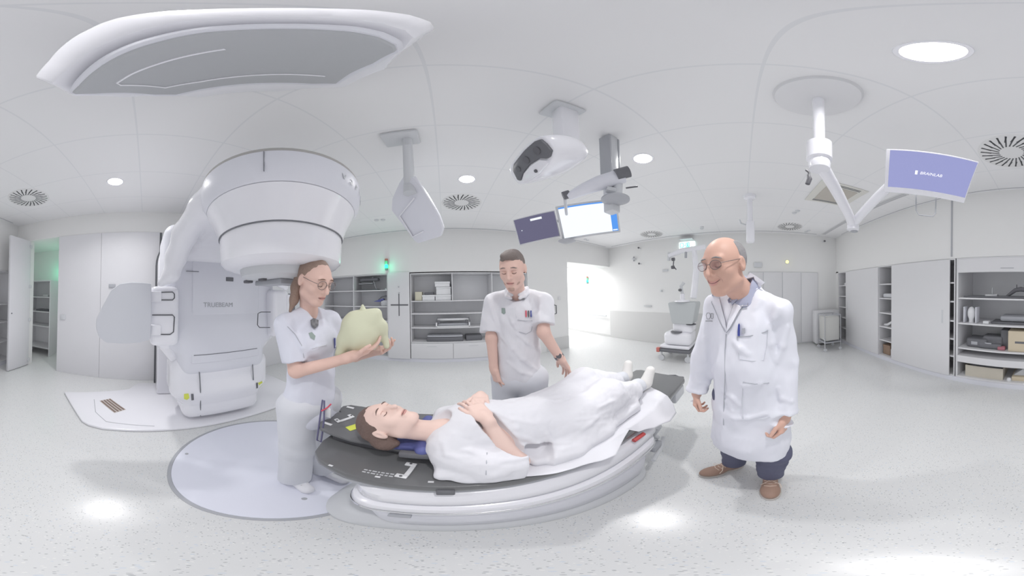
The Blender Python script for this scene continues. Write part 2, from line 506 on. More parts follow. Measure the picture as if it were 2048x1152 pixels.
mb = MB(); mb.box((XL - 0.12, YB - 0.02, 1.902), (XR, YB, H + 0.1)); mb.box((XL - 0.12, YB - 0.66, 0), (XR, YB - 0.62, 2.1)); mb.box((4.6, YB - 0.02, 0), (XR, YB, 1.93)); mb.box((XL - 0.12, YB - 0.66, 1.98), (XR, YB - 0.01, 2.1))
struct('wall_right', mb, M['wall'])
mb = MB(); mb.box((2.9, 7.5, 0), (XR, 7.6, 2.6)); struct('wall_corridor', mb, M['wall'])
mb = MB(); mb.box((2.9, YF + 0.5, 2.55), (XR + 0.12, 7.6, 2.63)); struct('ceiling_corridor', mb, M['wall'])
def gap(n, a, b, w=0.012):
    a = Vector((*a, H)); b = Vector((*b, H)); d = (b - a).normalized(); s = Vector((-d.y, d.x, 0)) * w
    mb = MB(); u = Vector((0, 0, -.004)); mb._add([a - s + u, b - s + u, b + s + u, a + s + u, a - s, b - s, b + s, a + s], [(0, 1, 2, 3), (4, 7, 6, 5), (0, 4, 5, 1), (1, 5, 6, 2), (2, 6, 7, 3), (3, 7, 4, 0)])
    struct('trim_%d' % n, mb, M['mid_grey'])
gap(1, (XL + 0.1, 3.93), (1.9, 3.93)); gap(2, (3.2, 3.9), (4.45, 3.9)); gap(3, (4.55, 3.75), (4.55, -1.85)); gap(4, (-2.85, -2.44), (4.3, -2.44), 0.006)
mb = MB(); mb.box((1.285, YB, 1.93), (1.305, YB + 0.012, H)); struct('trim_6', mb, M['mid_grey'])
# grey protective wainscot on the far wall and round the corner
M['wainscot'] = mat('wall_guard', (204, 204, 204), 0.5)
mb = MB(); mb.box((XR - 0.012, -0.1, 0.02), (XR, 4.0, 0.87), 0.003); struct('trim_7', mb, M['wainscot'])
mb = MB(); mb.box((2.35, YF - 0.012, 0.0), (3.02, YF, 0.33), 0.003); struct('trim_8', mb, M['wainscot'])
mb = MB(); mb.box((XR - 0.02, -0.1, 0), (XR - 0.002, 7.5, 0.06), 0.003); struct('baseboard_far', mb, M['wainscot'])
mb = MB(); mb.box((-1.3, YF - 0.0, 0.0), (1.86, YF + 0.03, 0.085)); mb.box((XL, YF, 0), (-1.3, YF + 0.03, 0.085)); struct('baseboard_back', mb, M['grey_shell'])
mb = MB(); mb.box((XL, YB - 0.03, 0.0), (4.6, YB + 0.01, 0.075)); struct('baseboard_right', mb, M['grey_shell'])
# ================================================================ things on the ceiling
def copy_tree(o, parent=None, off=None):
    c = o.copy(); C.objects.link(c)
    if parent is not None: c.parent = parent
    for ch in list(o.children): copy_tree(ch, c)
    return c
def place(r, loc, rz=0.0):
    r.location = loc; r.rotation_euler = (0, 0, rz); r.matrix_world = Matrix.Translation(loc) @ Matrix.Rotation(rz, 4, 'Z')
# recessed downlights
dl = root('recessed_downlight', (0, 0, 0), '', 'ceiling light', 'round recessed downlights in the tiled ceiling')
mb = MB(); mb.lathe([(0.083, -0.004), (0.098, -0.006), (0.1, 0.0), (0.083, 0.0)], n=48); t = mb.build('trim_ring', M['white_shell'], dl)
mb = MB(); mb.lathe([(0.085, 0.001), (0.074, 0.068), (0.070, 0.074), (0.0, 0.075)], n=48); mb.build('reflector_cup', mat('downlight_cup', (238, 238, 240), 0.3), dl)
mb = MB(); mb.lathe([(0.068, 0.066), (0.0, 0.066)], n=40); mb.build('diffuser', M['emit_lamp'], dl)
DLL = ['small bright downlight between the gantry and the swirl vent at far left', 'glowing downlight right above the swirl vent over the back shelves', 'bright downlight beside the ceiling column of the twin monitors', 'large blown-out round light directly above, right of the tiled ceiling centre']
for i, (x, y) in enumerate(DOWNLIGHTS):
    o = dl if i == 0 else copy_tree(dl); place(o, (x, y, H)); o['label'] = DLL[i]; o['category'] = 'ceiling light'
# swirl vents
vt = root('swirl_vent', (0, 0, 0), '', 'ceiling vent', 'round swirl air diffusers in the ceiling')
mb = MB(); mb.lathe([(0.0, -0.006), (0.28, -0.006), (0.29, 0.0), (0.0, 0.0)], n=64); mb.build('face_plate', mat('vent_plate', (218, 218, 219), 0.6), vt)
mb = MB()
for k in range(48):
    a = 2 * math.pi * k / 48; long = k % 2 == 0
    r0, r1 = (0.105, 0.262) if long else (0.175, 0.262)
    w = 0.0065
    # slots are skewed about 25 degrees from the radius
    c, s = math.cos(a), math.sin(a); c2, s2 = math.cos(a + 0.42), math.sin(a + 0.42)
    p0 = Vector((r0 * c, r0 * s, 0)); dd = Vector((c2, s2, 0)); L = (r1 - r0) * 1.06; p1 = p0 + dd * L; n_ = Vector((-dd.y, dd.x, 0)) * w
    u = Vector((0, 0, -0.0075))
    mb._add([p0 - n_ + u, p1 - n_ + u, p1 + n_ + u, p0 + n_ + u, p0 - n_, p1 - n_, p1 + n_, p0 + n_], [(0, 3, 2, 1), (0, 1, 5, 4), (1, 2, 6, 5), (2, 3, 7, 6), (3, 0, 4, 7)])
mb.build('slots', mat('vent_slots', (98, 99, 102), 0.7), vt, auto=0)
VT = [((-2.14, -1.56), 'swirl vent at far left above the open closet door'), ((0.27, 2.735), 'swirl vent over the back shelves, below a downlight'), ((0.29, -1.64), 'large swirl vent cut by the right edge, beyond the blue screen'), ((4.13, -1.04), 'small distant swirl vent above the yellow lamp on the far wall'), ((4.16, 2.15), 'small distant swirl vent left of the green exit sign')]
for i, ((x, y), lb) in enumerate(VT):
    o = vt if i == 0 else copy_tree(vt); place(o, (x, y, H)); o['label'] = lb
# cassette air unit
ca = root('air_cassette', (2.4, -1.25, H), 'square ceiling air cassette with dull beige centre and paired slots', 'air conditioner')
mb = MB(); mb.box((2.06, -1.6, H - 0.012), (2.72, -0.92, H), 0.004); mb.build('frame', mat('cassette_frame', (212, 211, 206), 0.6), ca)
mb = MB(); mb.box((2.17, -1.49, H - 0.02), (2.61, -1.03, H - 0.011), 0.004); mb.build('centre_panel', mat('cassette_centre', (184, 179, 172), 0.7), ca)
for (a, b) in (((2.63, -1.5), (2.68, -1.02)), ((2.10, -1.5), (2.15, -1.02))):
    mb = MB()
    for q in (0.0, 0.03): mb.box((a[0] + q, a[1], H - 0.016), (a[0] + q + 0.012, b[1], H - 0.011))
    mb.build('air_slot', M['dark_grey'], ca, auto=0)
sd = root('slot_diffuser', (3.3, -2.02, H), 'long grey linear slot diffuser along the ceiling above the sliding cabinets', 'ceiling vent')
mb = MB(); mb.box((1.75, -2.07, H - 0.006), (4.5, -1.97, H)); mb.build('frame', mat('slot_frame', (205, 205, 207), 0.6), sd)
for k in range(2):
    mb = MB(); mb.box((1.78, -2.05 + k * 0.04, H - 0.008), (4.47, -2.035 + k * 0.04, H - 0.005)); mb.build('slot', M['mid_grey'], sd, auto=0)
for i, (x, y, lb) in enumerate([(3.38, 3.66, 'tiny paired ceiling spot beside the lintel of the bright opening'), (4.1, 0.88, 'tiny paired ceiling spot above the exit sign'), (3.2, -0.95, 'tiny ceiling sensor between the air cassette and the distant column'), (4.3, -1.55, 'tiny white ceiling sensor beside the slot diffuser end'), (-1.18, 3.2, 'small ceiling speaker grille behind the white hanging detector')]):
    mb = MB(); mb.lathe([(0, -0.02), (0.035, -0.018), (0.045, 0.0), (0, 0)], c=(0, 0, 0), n=20); mb.lathe([(0, -0.02), (0.035, -0.018), (0.045, 0.0), (0, 0)], c=(0.11, 0.03, 0), n=20)
    o = mb.build('ceiling_spot', M['satin'], loc=(x, y, H)); tag(o, lb, 'ceiling spot', 'small ceiling spots and sensors')
# distant ceiling column
cc = root('ceiling_column', (2.72, -0.11, H), 'slim white ceiling column hanging behind the grey-haired doctor', 'ceiling mount')
mb = MB(); mb.lathe([(0, 0), (0.09, 0), (0.085, -0.05), (0.04, -0.07), (0.04, -0.5)], c=(2.72, -0.11, H)); mb.build('pole', M['white_shell'], cc)
mb = MB(); mb.box((2.66, -0.17, H - 0.78), (2.78, -0.05, H - 0.45), 0.02); mb.build('housing', M['white_shell'], cc)
mb = MB(); mb.tube([(2.72, -0.05, H - 0.5), (2.7, 0.02, H - 0.48), (2.7, 0.04, H - 0.42)], 0.012); mb.build('cable', M['satin'], cc)

# ---------------------------------------------------------------- flat panel detectors of the positioning system
def slab(poly_px, p0, n, thick, m, name, parent, bev=0.012):
    """outline read off the photograph laid in a real plane through p0, given thickness"""
    pts = [onplane(x, y, p0, n) for x, y in poly_px]; n = Vector(n).normalized()
    if n.dot(CAM - Vector(p0)) < 0: n = -n
    ux = (pts[1] - pts[0]).normalized(); uy = n.cross(ux)
    mb = MB(); mb.prism([((p - pts[0]).dot(ux), (p - pts[0]).dot(uy)) for p in pts], pts[0], ux, uy, -n * thick, bev)
    return mb.build(name, m, parent)
def inset_line(pxs, p0, n, m, name, parent, r=0.004, lift=0.002):
    n = Vector(n).normalized()
    if n.dot(CAM - Vector(p0)) < 0: n = -n
    mb = MB(); mb.tube([onplane(x, y, p0, n) + n * lift for x, y in pxs], r, 6); return mb.build(name, m, parent)
# A: seen from the side, hanging by its stem over the back of the couch
pa = Vector((-0.22, 1.78, 2.2)); na = Vector((-0.55, -1.0, -0.75))
da = root('ceiling_flat_panel_detector', (-0.275, 1.24, H), 'white hexagonal panel detector on a slim ceiling stem behind the couch', 'x-ray detector', 'flat panel detectors of the room positioning system')
slab([(806, 352), (824, 352), (850, 388), (876, 432), (885, 458), (880, 474), (836, 488), (829, 484), (782, 422), (783, 398), (797, 366)], pa, na, 0.07, M['grey_shell'], 'panel_housing', da, 0.02)
slab([(826, 388), (846, 400), (870, 436), (878, 458), (874, 468), (836, 480), (830, 478), (795, 432)], pa + na.normalized() * -0.004, na, 0.02, mat('detector_face_pale', (198, 200, 210), 0.5), 'detector_face', da, 0.003)
inset_line([(830, 395), (800, 432), (826, 473), (848, 462)], pa, na, M['white_shell'], 'corner_mark', da, 0.008, 0.008)
nn = na.normalized(); pt = onplane(815, 368, pa, na)
mb = MB(); st = onz(815, 290, H - 0.12); mb.tube([st + Vector((0, 0, 0.14)), st, pt + nn * -0.03 + Vector((0, 0, 0.02)), pt - nn * 0.035 - Vector((0, 0, 0.12))], [0.035, 0.036, 0.05, 0.06], 16); mb.build('stem', M['satin'], da)
c0 = onz(801, 276, H - 0.02)
mb = MB(); mb.box((c0.x - 0.13, c0.y - 0.085, H - 0.035), (c0.x + 0.13, c0.y + 0.1, H), 0.012); mb.build('ceiling_plate', M['satin'], da)
# B: the twin detector, almost overhead
pb = Vector((-0.27, 0.16, 2.42)); nb = Vector((-0.50, 0.62, -1.25))
db = root('ceiling_flat_panel_detector', (-0.28, 0.25, H), 'big grey detector panel directly overhead with pale bright rim at upper left', 'x-ray detector', 'flat panel detectors of the room positioning system')
slab([(150, 189), (163, 176), (206, 138), (262, 108), (330, 86), (420, 68), (520, 62), (620, 62), (700, 67), (752, 78), (785, 94), (790, 104), (745, 128), (700, 148), (672, 168), (625, 168), (560, 166), (490, 168), (420, 176), (352, 190), (310, 190), (250, 186), (190, 188)], pb, nb, 0.02, mat('detector_face', (178, 180, 184), 0.5), 'detector_face', db, 0.004)
nbn = nb.normalized()
slab([(146, 192), (158, 172), (203, 131), (258, 101), (330, 78), (420, 61), (520, 55), (620, 55), (708, 60), (762, 72), (797, 90), (800, 106), (750, 133), (706, 153), (676, 172), (625, 172), (560, 170), (490, 172), (420, 180), (352, 194), (310, 194), (250, 190), (190, 192)], pb - nbn * 0.012, nb, 0.035, M['grey_shell'], 'panel_bezel', db, 0.012)
slab([(104, 168), (140, 135), (190, 98), (250, 72), (330, 50), (430, 38), (520, 35), (620, 35), (700, 38), (770, 48), (815, 62), (830, 76), (812, 98), (770, 140), (690, 176), (560, 184), (400, 196), (250, 196), (150, 194)], pb - nbn * 0.07, nb, 0.09, M['white_shell'], 'panel_housing', db, 0.03)
inset_line([(450, 98), (390, 108), (320, 126), (262, 148), (233, 166), (240, 170), (290, 171), (330, 175), (400, 163), (480, 152), (570, 148), (650, 152)], pb, nb, M['white_shell'], 'corner_mark', db, 0.004)
mb = MB(); q = pb - nbn * 0.1; mb.tube([Vector((-0.2, 0.02, H)), Vector((-0.2, 0.02, 2.8)), q + Vector((0.03, -0.03, 0.06))], [0.05, 0.05, 0.09], 16); mb.build('stem', M['satin'], db)

# ---------------------------------------------------------------- stereo tracking camera
tc_ = root('tracking_camera', (0.58, 0.86, H), 'chunky white tracking camera with dark triple-lens front hanging from the ceiling', 'tracking camera')
pc0 = at(1062, 325, 0.98); ncam = Vector((-0.86, 0.10, -0.62))
# front outline in its own plane, body swept back from it
front = [(1018, 342), (1022, 328), (1045, 300), (1066, 280), (1080, 275), (1092, 284), (1104, 300), (1102, 318), (1093, 330), (1075, 352), (1060, 362), (1040, 367), (1034, 364)]
P3 = [onplane(x, y, pc0, ncam) for x, y in front]
nc = ncam.normalized()
if nc.dot(CAM - pc0) < 0: nc = -nc
back = at(1130, 318, 1.06)
ctr = sum(P3, Vector()) / len(P3)
mb = MB(); bmx = mb.bm
rings = []
for k, (f, sc) in enumerate(((0, 1.03), (0.02, 1.09), (0.14, 1.14), (0.4, 1.13), (0.7, 1.02), (0.92, 0.80), (1.0, 0.5))):
    o_ = ctr.lerp(back + (back - ctr) * 0.25, f)
    rings.append([bmx.verts.new(o_ + (p - ctr) * sc) for p in P3])
for a, b in zip(rings[:-1], rings[1:]):
    for i in range(len(P3)): bmx.faces.new((a[i], a[(i + 1) % len(P3)], b[(i + 1) % len(P3)], b[i]))
bmx.faces.new(rings[0][::-1]); bmx.faces.new(rings[-1]); bmesh.ops.recalc_face_normals(bmx, faces=bmx.faces)
body = mb.build('camera_body', M['white_shell'], tc_, auto=50)
bv = body.modifiers.new('b', 'SUBSURF'); bv.levels = 2; bv.render_levels = 2
for ed in body.data.edges: pass
slab([(1024, 340), (1027, 328), (1048, 301), (1068, 283), (1079, 279), (1090, 288), (1101, 302), (1098, 314), (1092, 318), (1078, 317), (1058, 330), (1044, 348), (1040, 362), (1034, 360)], pc0 + nc * 0.012, ncam, 0.02, M['dark_grey'], 'lens_window', tc_, 0.004)
slab([(1043, 362), (1047, 348), (1060, 332), (1078, 320), (1092, 321), (1094, 328), (1076, 348), (1060, 359), (1046, 364)], pc0 + nc * 0.013, ncam, 0.02, M['white_shell'], 'projector_cover', tc_, 0.004)
for (x, y, r) in ((1037, 338, 0.022), (1053, 320, 0.026), (1074, 301, 0.026)):
    p = onplane(x, y, pc0 + nc * 0.014, ncam); mb = MB(); mb.cyl(p - nc * 0.006, p + nc * 0.004, r, r * 0.9, 28); mb.build('lens', M['black'], tc_)
p = onplane(1072, 342, pc0 + nc * 0.014, ncam); mb = MB(); mb.cyl(p - nc * 0.006, p + nc * 0.006, 0.013, 0.011, 20); mb.build('projector_lens', M['black'], tc_)
m0 = at(1132, 262, 1.02)
mb = MB(); mb.box((m0.x - 0.062, m0.y - 0.05, 2.38), (m0.x + 0.062, m0.y + 0.05, H), 0.02); mb.build('mounting_neck', M['white_shell'], tc_)
mb = MB()
for k in range(3): mb.box((m0.x - 0.01, m0.y - 0.053, 2.44 + k * 0.016), (m0.x + 0.05, m0.y - 0.048, 2.447 + k * 0.016))
mb.build('cooling_slots', M['seam'], tc_, auto=0)
mb = MB(); mb.box((m0.x - 0.11, m0.y - 0.08, H - 0.035), (m0.x + 0.09, m0.y + 0.10, H), 0.015); mb.build('ceiling_plate', M['satin'], tc_)

# ---------------------------------------------------------------- ceiling column with the twin monitors
mc = root('monitor_column', (1.08, 0.88, H), 'grey square ceiling column with sweeping arm carrying two monitors', 'monitor mount')
mb = MB(); mb.box((1.035, 0.83, 2.06), (1.125, 0.92, H), 0.012); mb.build('column', M['satin'], mc)
for sx in (1.026, 1.122):
    mb = MB(); mb.box((sx - 0.006, 0.825, 2.36), (sx + 0.012, 0.925, H - 0.02), 0.003); mb.build('side_rail', M['mid_grey'], mc)
d_arm = 1.30
A0 = at(1245, 352, 1.30); A1 = at(1200, 366, 1.30); A2 = at(1160, 382, 1.32); A3 = at(1136, 394, 1.34)
mb = MB(); mb.tube([A0, A1, A2, A3], [0.062, 0.062, 0.045, 0.03], 18); mb.build('sweeping_arm', M['grey_shell'], mc)
mb = MB(); mb.tube([at(1232, 350, 1.26), at(1258, 343, 1.26)], 0.048, 18); mb.build('dark_cap', M['dark_grey'], mc)
mb = MB(); mb.tube([at(1126, 392, 1.34), at(1139, 388, 1.34)], 0.034, 16); mb.build('dark_cap', M['dark_grey'], mc)
mb = MB(); mb.tube([at(1236, 368, 1.33), at(1235, 396, 1.33)], 0.035, 16); mb.tube([at(1212, 378, 1.3), at(1238, 384, 1.33)], 0.028); mb.build('pivot', M['satin'], mc)
mb = MB(); mb.lathe([(0, -0.03), (0.05, -0.028), (0.10, -0.006), (0.10, 0.006), (0.05, 0.02), (0, 0.022)], c=tuple(at(1231, 399, 1.32))); mb.build('rotary_disc', M['mid_grey'], mc)
mb = MB(); mb.tube([at(1252, 376, 1.3), at(1275, 373, 1.32)], 0.007); mb.build('grip_handle', M['black'], mc)
mb = MB(); mb.tube([at(1130, 398, 1.34), at(1134, 440, 1.62), at(1134, 480, 1.62)], 0.012); mb.build('drop_tube', M['satin'], mc)
mb = MB(); mb.lathe([(0, -0.02), (0.04, -0.018), (0.075, 0), (0.04, 0.012), (0, 0.012)], c=tuple(at(1134, 482, 1.58))); mb.build('rotary_disc', M['mid_grey'], mc)
def screen_mat(name, rgb, s=1.0):
    return mat(name, (20, 20, 22), 0.25, emit=rgb, estr=s)
def monitor(name, corners, d, tilt, label, scr, bezel_mat, loc_d=0.03, cat='monitor', group=None):
    """corners in photo order TL TR BR BL of the outer frame; plane faces the viewer, tipped by tilt"""
    cx = sum(c[0] for c in corners) / 4; cy = sum(c[1] for c in corners) / 4
    p0 = at(cx, cy, d); n = (CAM - p0).normalized(); n = Vector((n.x, n.y, n.z * tilt[0])).normalized()
    n = Matrix.Rotation(tilt[1], 3, 'Z') @ n
    r = root(name, p0, label, cat, group)
    P = [onplane(x, y, p0, n) for x, y in corners]
    # make it an honest rectangle about its centre
    c = sum(P, Vector()) / 4; u = ((P[1] - P[0]) + (P[2] - P[3])) / 2; v = ((P[0] - P[3]) + (P[1] - P[2])) / 2
    v = v - u.normalized() * v.dot(u.normalized()); w, h = u.length, v.length; u.normalize(); v.normalize(); n = u.cross(v)
    if n.dot(CAM - c) < 0: n = -n
    M4 = Matrix(((u.x, v.x, n.x, c.x), (u.y, v.y, n.y, c.y), (u.z, v.z, n.z, c.z), (0, 0, 0, 1)))
    mb = MB(); mb.box((-w / 2, -h / 2, -loc_d), (w / 2, h / 2, 0), 0.006, M4); mb.build('bezel', bezel_mat, r)
    for (nm, x0, y0, x1, y1, mt, lift) in scr:
        mb = MB(); mb.box((x0 * w, y0 * h, -0.001), (x1 * w, y1 * h, 0.001 * lift), 0, M4); mb.build(nm, mt, r, auto=0)
    return r, M4, w, h
W_ = screen_mat('white_screen', (238, 244, 252), 0.95); B_ = screen_mat('blue_bar', (88, 152, 235), 0.9); D_ = screen_mat('dim_screen', (112, 110, 138), 0.7)
r1, M1, w1, h1 = monitor('ceiling_monitor', [(1113, 413), (1233, 397), (1242, 465), (1122, 482)], 1.56, (0.7, 0.12), 'ceiling monitor showing a bright white page with blue side bar', [('screen', -.46, -.44, .36, .40, W_, 1), ('side_bar', .36, -.44, .465, .44, B_, 1.2), ('title_bar', -.46, .40, .465, .44, B_, 1.4), ('bar_button', .37, .27, .45, .33, W_, 2), ('bar_button', .37, -.42, .45, -.39, W_, 2)], M['satin'], group='monitors hanging over the couch')
r2, M2, w2, h2 = monitor('ceiling_monitor', [(1026, 440), (1111, 419), (1120, 474), (1038, 491)], 1.62, (0.7, -0.12), 'ceiling monitor with dim violet-grey screen left of the white one', [('screen', -.475, -.46, .475, .46, D_, 1), ('caption', -.10, .28, .17, .36, W_, 2), ('small_icon', -.36, .0, -.34, .03, W_, 2)], M['satin'], group='monitors hanging over the couch')
mb = MB(); mb.tube([at(1115, 440, 1.66), at(1134, 446, 1.68)], 0.02); mb.tube([at(1134, 440, 1.66), at(1175, 440, 1.62)], 0.02); mb.build('monitor_bracket', M['mid_grey'], mc)

# ---------------------------------------------------------------- white articulated arm with the big blue screen
wa = root('monitor_arm', (0.84, -0.36, H), 'white articulated ceiling arm with round canopy above the doctor', 'monitor mount')
mb = MB(); mb.lathe([(0, -0.06), (0.10, -0.06), (0.2, -0.035), (0.21, 0), (0, 0)], c=(0.84, -0.36, H)); mb.build('canopy', M['ceiling'] if False else mat('canopy_white', (214, 214, 217), 0.5), wa)
mb = MB(); mb.cyl((0.84, -0.36, 2.3), (0.84, -0.36, H - 0.03), 0.029, None, 28); mb.build('pole', M['white_shell'], wa)
mb = MB(); mb.lathe([(0, 0.19), (0.045, 0.19), (0.062, 0.175), (0.062, 0.04), (0.05, 0.03), (0.055, 0.0), (0.05, -0.035), (0, -0.04)], c=(0.84, -0.36, 2.14)); mb.build('swivel_joint', M['white_shell'], wa)
E1 = at(1706, 448, 1.5); jt = Vector((0.84, -0.36, 2.15)); ms = at(1790, 362, 1.10)
mb = MB(); mb.tube([jt, jt.lerp(E1, 0.15), jt.lerp(E1, 0.85), E1], [0.04, 0.036, 0.036, 0.045], 18); mb.build('upper_arm', M['white_shell'], wa)
mb = MB(); mb.cyl(E1 + Vector((0, 0, -0.05)), E1 + Vector((0, 0, 0.05)), 0.048, 0.045, 24); mb.build('elbow_joint', M['white_shell'], wa)
mb = MB(); mb.tube([E1, E1.lerp(ms, 0.9), ms], [0.036, 0.034, 0.036], 18); mb.build('forearm', M['white_shell'], wa)
mb = MB(); mb.cyl(E1 + Vector((0.03, -0.03, -0.055)), E1 + Vector((0.03, -0.03, -0.03)), 0.03, None, 20); mb.build('dark_cap', M['mid_grey'], wa)
hk = at(1616, 352, 0.9)
mb = MB(); mb.tube([at(1612, 340, .9), at(1618, 345, .9), at(1618, 356, .9)], 0.006); mb.tube([at(1617, 350, .9), at(1619, 358, .9), at(1615, 368, .9)], [0.008, 0.013, 0.012]); mb.build('hanging_plug', M['black'], wa)
S_ = screen_mat('blue_violet_screen', (146, 150, 196), 0.95)
r3, M3, w3, h3 = monitor('wide_monitor', [(1772, 296), (1946, 322), (1940, 408), (1768, 386)], 1.03, (1.0, 0.0), 'white framed monitor with plain blue-violet screen at upper right', [('screen', -.455, -.37, .485, .47, S_, 1)], M['white_shell'], 0.035)
def text_obj(s, M4, size, m, name, parent, ex=0.0006, align='CENTER', shear=0.0):
    cu = bpy.data.curves.new(name, 'FONT'); cu.body = s; cu.size = size; cu.extrude = ex; cu.align_x = align; cu.align_y = 'CENTER'; cu.shear = shear
    t = bpy.data.objects.new(name, cu); C.objects.link(t)
    dg = bpy.context.evaluated_depsgraph_get(); dg.update()
    me = bpy.data.meshes.new_from_object(t.evaluated_get(dg)); bpy.data.objects.remove(t)
    me.transform(M4); me.materials.clear(); me.materials.append(m)
    o = bpy.data.objects.new(name, me); C.objects.link(o)
    if parent is not None: o.parent = parent; o.matrix_parent_inverse = parent.matrix_world.inverted()
    return o
Wt = screen_mat('white_pixels', (250, 250, 255), 1.0)
text_obj('BRAINLAB', M3 @ Matrix.Translation((0.01, 0.0, 0.002)), 0.026, Wt, 'screen_caption', r3, shear=0.2)
mb = MB(); mb.box((-0.075, -0.012, 0.001), (-0.062, 0.014, 0.0025), 0, M3 @ Matrix.Shear('XY', 4, (0, 0))); mb.build('screen_emblem', Wt, r3, auto=0)
mb = MB()
hp = [onplane(x, y, (0, -2.05, 0), (0, 1, 0)) for x, y in ((1832, 372), (1832, 420), (1838, 430), (1866, 434), (1871, 428), (1873, 380))]
mb.tube([at(1832, 388, 1.15), at(1832, 420, 1.15), at(1838, 430, 1.15), at(1866, 433, 1.15), at(1871, 427, 1.15), at(1872, 395, 1.15)], 0.004); mb.build('keyboard_hook', M['mid_grey'], r3)
# ================================================================ shelving and cabinets
def panel_box(mb, x0, x1, y0, y1, z0, z1, b=0.002): mb.box((x0, y0, z0), (x1, y1, z1), b, seg=1)
def shelf_unit(name, x0, x1, z0, z1, yf, yb, shelves, dividers, label, cat, m=M['cabinet'], mi=M['cabinet_in'], t=0.018, group=None):
    """open carcass: x0..x1, front at yf, back at yb; shelves [z or (z, xa, xb)], dividers [(x, za, zb)]"""
    r = root(name, ((x0 + x1) / 2, (yf + yb) / 2, z0), label, cat, group)
    s = 1 if yb > yf else -1
    mb = MB(); panel_box(mb, x0, x0 + t, min(yf, yb), max(yf, yb), z0, z1); panel_box(mb, x1 - t, x1, min(yf, yb), max(yf, yb), z0, z1)
    panel_box(mb, x0 + t, x1 - t, min(yf, yb), max(yf, yb), z1 - t, z1); panel_box(mb, x0 + t, x1 - t, min(yf, yb), max(yf, yb), z0, z0 + t)
    mb.build('carcass', m, r)
    mb = MB(); panel_box(mb, x0 + t, x1 - t, min(yb, yb - s * 0.01), max(yb, yb - s * 0.01), z0 + t, z1 - t); mb.build('back_panel', mi, r)
    for sh in shelves:
        z, a, b = sh if isinstance(sh, tuple) else (sh, x0 + t, x1 - t)
        mb = MB(); panel_box(mb, a, b, min(yf + s * 0.01, yb - s * 0.01), max(yf + s * 0.01, yb - s * 0.01), z - 0.022, z); mb.build('shelf', m, r)
    for x, za, zb in dividers:
        mb = MB(); panel_box(mb, x - t / 2, x + t / 2, min(yf, yb - s * 0.01), max(yf, yb - s * 0.01), za, zb); mb.build('divider', m, r)
    return r
# back wall, left of the marked door
u1 = shelf_unit('shelf_unit', -2.95, -1.235, 0.085, 1.97, YF + 0.0, YF + 0.45, [1.61, 1.245, 0.92, 0.5], [(-2.08, 0.1, 1.95)], 'open grey shelving left of the crossed door, behind the yellow shell', 'shelf', group=None)
# the tall door with the black cross
cd = root('marked_door_panel', (-0.97, YF, 0.09), 'tall narrow white cupboard door with a big black cross', 'cupboard')
mb = MB(); panel_box(mb, -1.225, -0.745, YF - 0.03, YF - 0.005, 0.075, 1.985, 0.003); mb.build('door', M['cabinet'], cd)
mb = MB(); panel_box(mb, -1.22, -0.75, YF - 0.005, YF + 0.45, 0.09, 1.97, 0.002); mb.build('carcass', M['cabinet_in'], cd)
mb = MB(); panel_box(mb, -1.16, -0.775, YF - 0.033, YF - 0.03, 1.262, 1.29, 0); panel_box(mb, -0.985, -0.965, YF - 0.034, YF - 0.03, 1.04, 1.52, 0); mb.build('black_cross', M['black'], cd, auto=0)
mb = MB(); mb.cyl((-0.978, YF - 0.045, 1.665), (-0.978, YF - 0.028, 1.665), 0.014); mb.build('lock_knob', M['mid_grey'], cd)
mb = MB(); panel_box(mb, -0.985, -0.955, YF - 0.033, YF - 0.03, 1.535, 1.548, 0); mb.build('small_plate', M['metal'], cd)
# back wall, right of it
u2 = shelf_unit('shelf_unit', -0.735, 1.85, 0.445, 1.95, YF + 0.0, YF + 0.45, [1.36, 1.09, 0.785], [(0.16, 1.36, 1.93), (1.02, 1.36, 1.93)], 'wide open shelving between the crossed door and the man in the polo', 'shelf')
u3 = root('drawer_base', (0.55, YF + 0.2, 0.085), 'row of low white drawers below the wide open shelving', 'drawers')
mb = MB(); panel_box(mb, -0.735, 1.85, YF + 0.005, YF + 0.45, 0.085, 0.44, 0); mb.build('carcass', M['cabinet_in'], u3)
for a, b in ((-0.73, 0.155), (0.165, 1.015), (1.025, 1.845)):
    mb = MB(); panel_box(mb, a, b, YF - 0.018, YF + 0.004, 0.09, 0.435, 0.003); dr = mb.build('drawer_front', M['cabinet'], u3)
    c = (a + b) / 2; mb = MB(); panel_box(mb, c - 0.1, c + 0.1, YF - 0.021, YF - 0.017, 0.365, 0.38, 0.001); h = mb.build('grip_slot', M['satin'], dr)
# cabinet wall: sliding doors
def xs_at(px, py): return ony(px, py, YB).x
sc = shelf_unit('sliding_door_cabinet', 1.235, 4.58, 0.075, 1.90, YB + 0.0, YB - 0.55, [0.42, 0.7, 0.98, 1.27, 1.55], [(2.9, 0.09, 1.88), (4.15, 0.09, 1.88)], 'long white cabinet with two big sliding doors and open gaps on the right wall', 'cabinet')
for a, b in ((2.90, 4.16), (1.315, 2.52)):
    mb = MB(); panel_box(mb, a, b, YB + 0.0, YB + 0.025, 0.08, 1.885, 0.003); d_ = mb.build('sliding_door', M['cabinet'], sc)
    hx = b - 0.08 if a > 2 else a + 0.12
    mb = MB(); mb.box((hx - 0.015, YB + 0.0245, 0.93), (hx + 0.015, YB + 0.028, 1.13), 0.012); h = mb.build('recessed_handle', M['satin'], d_)
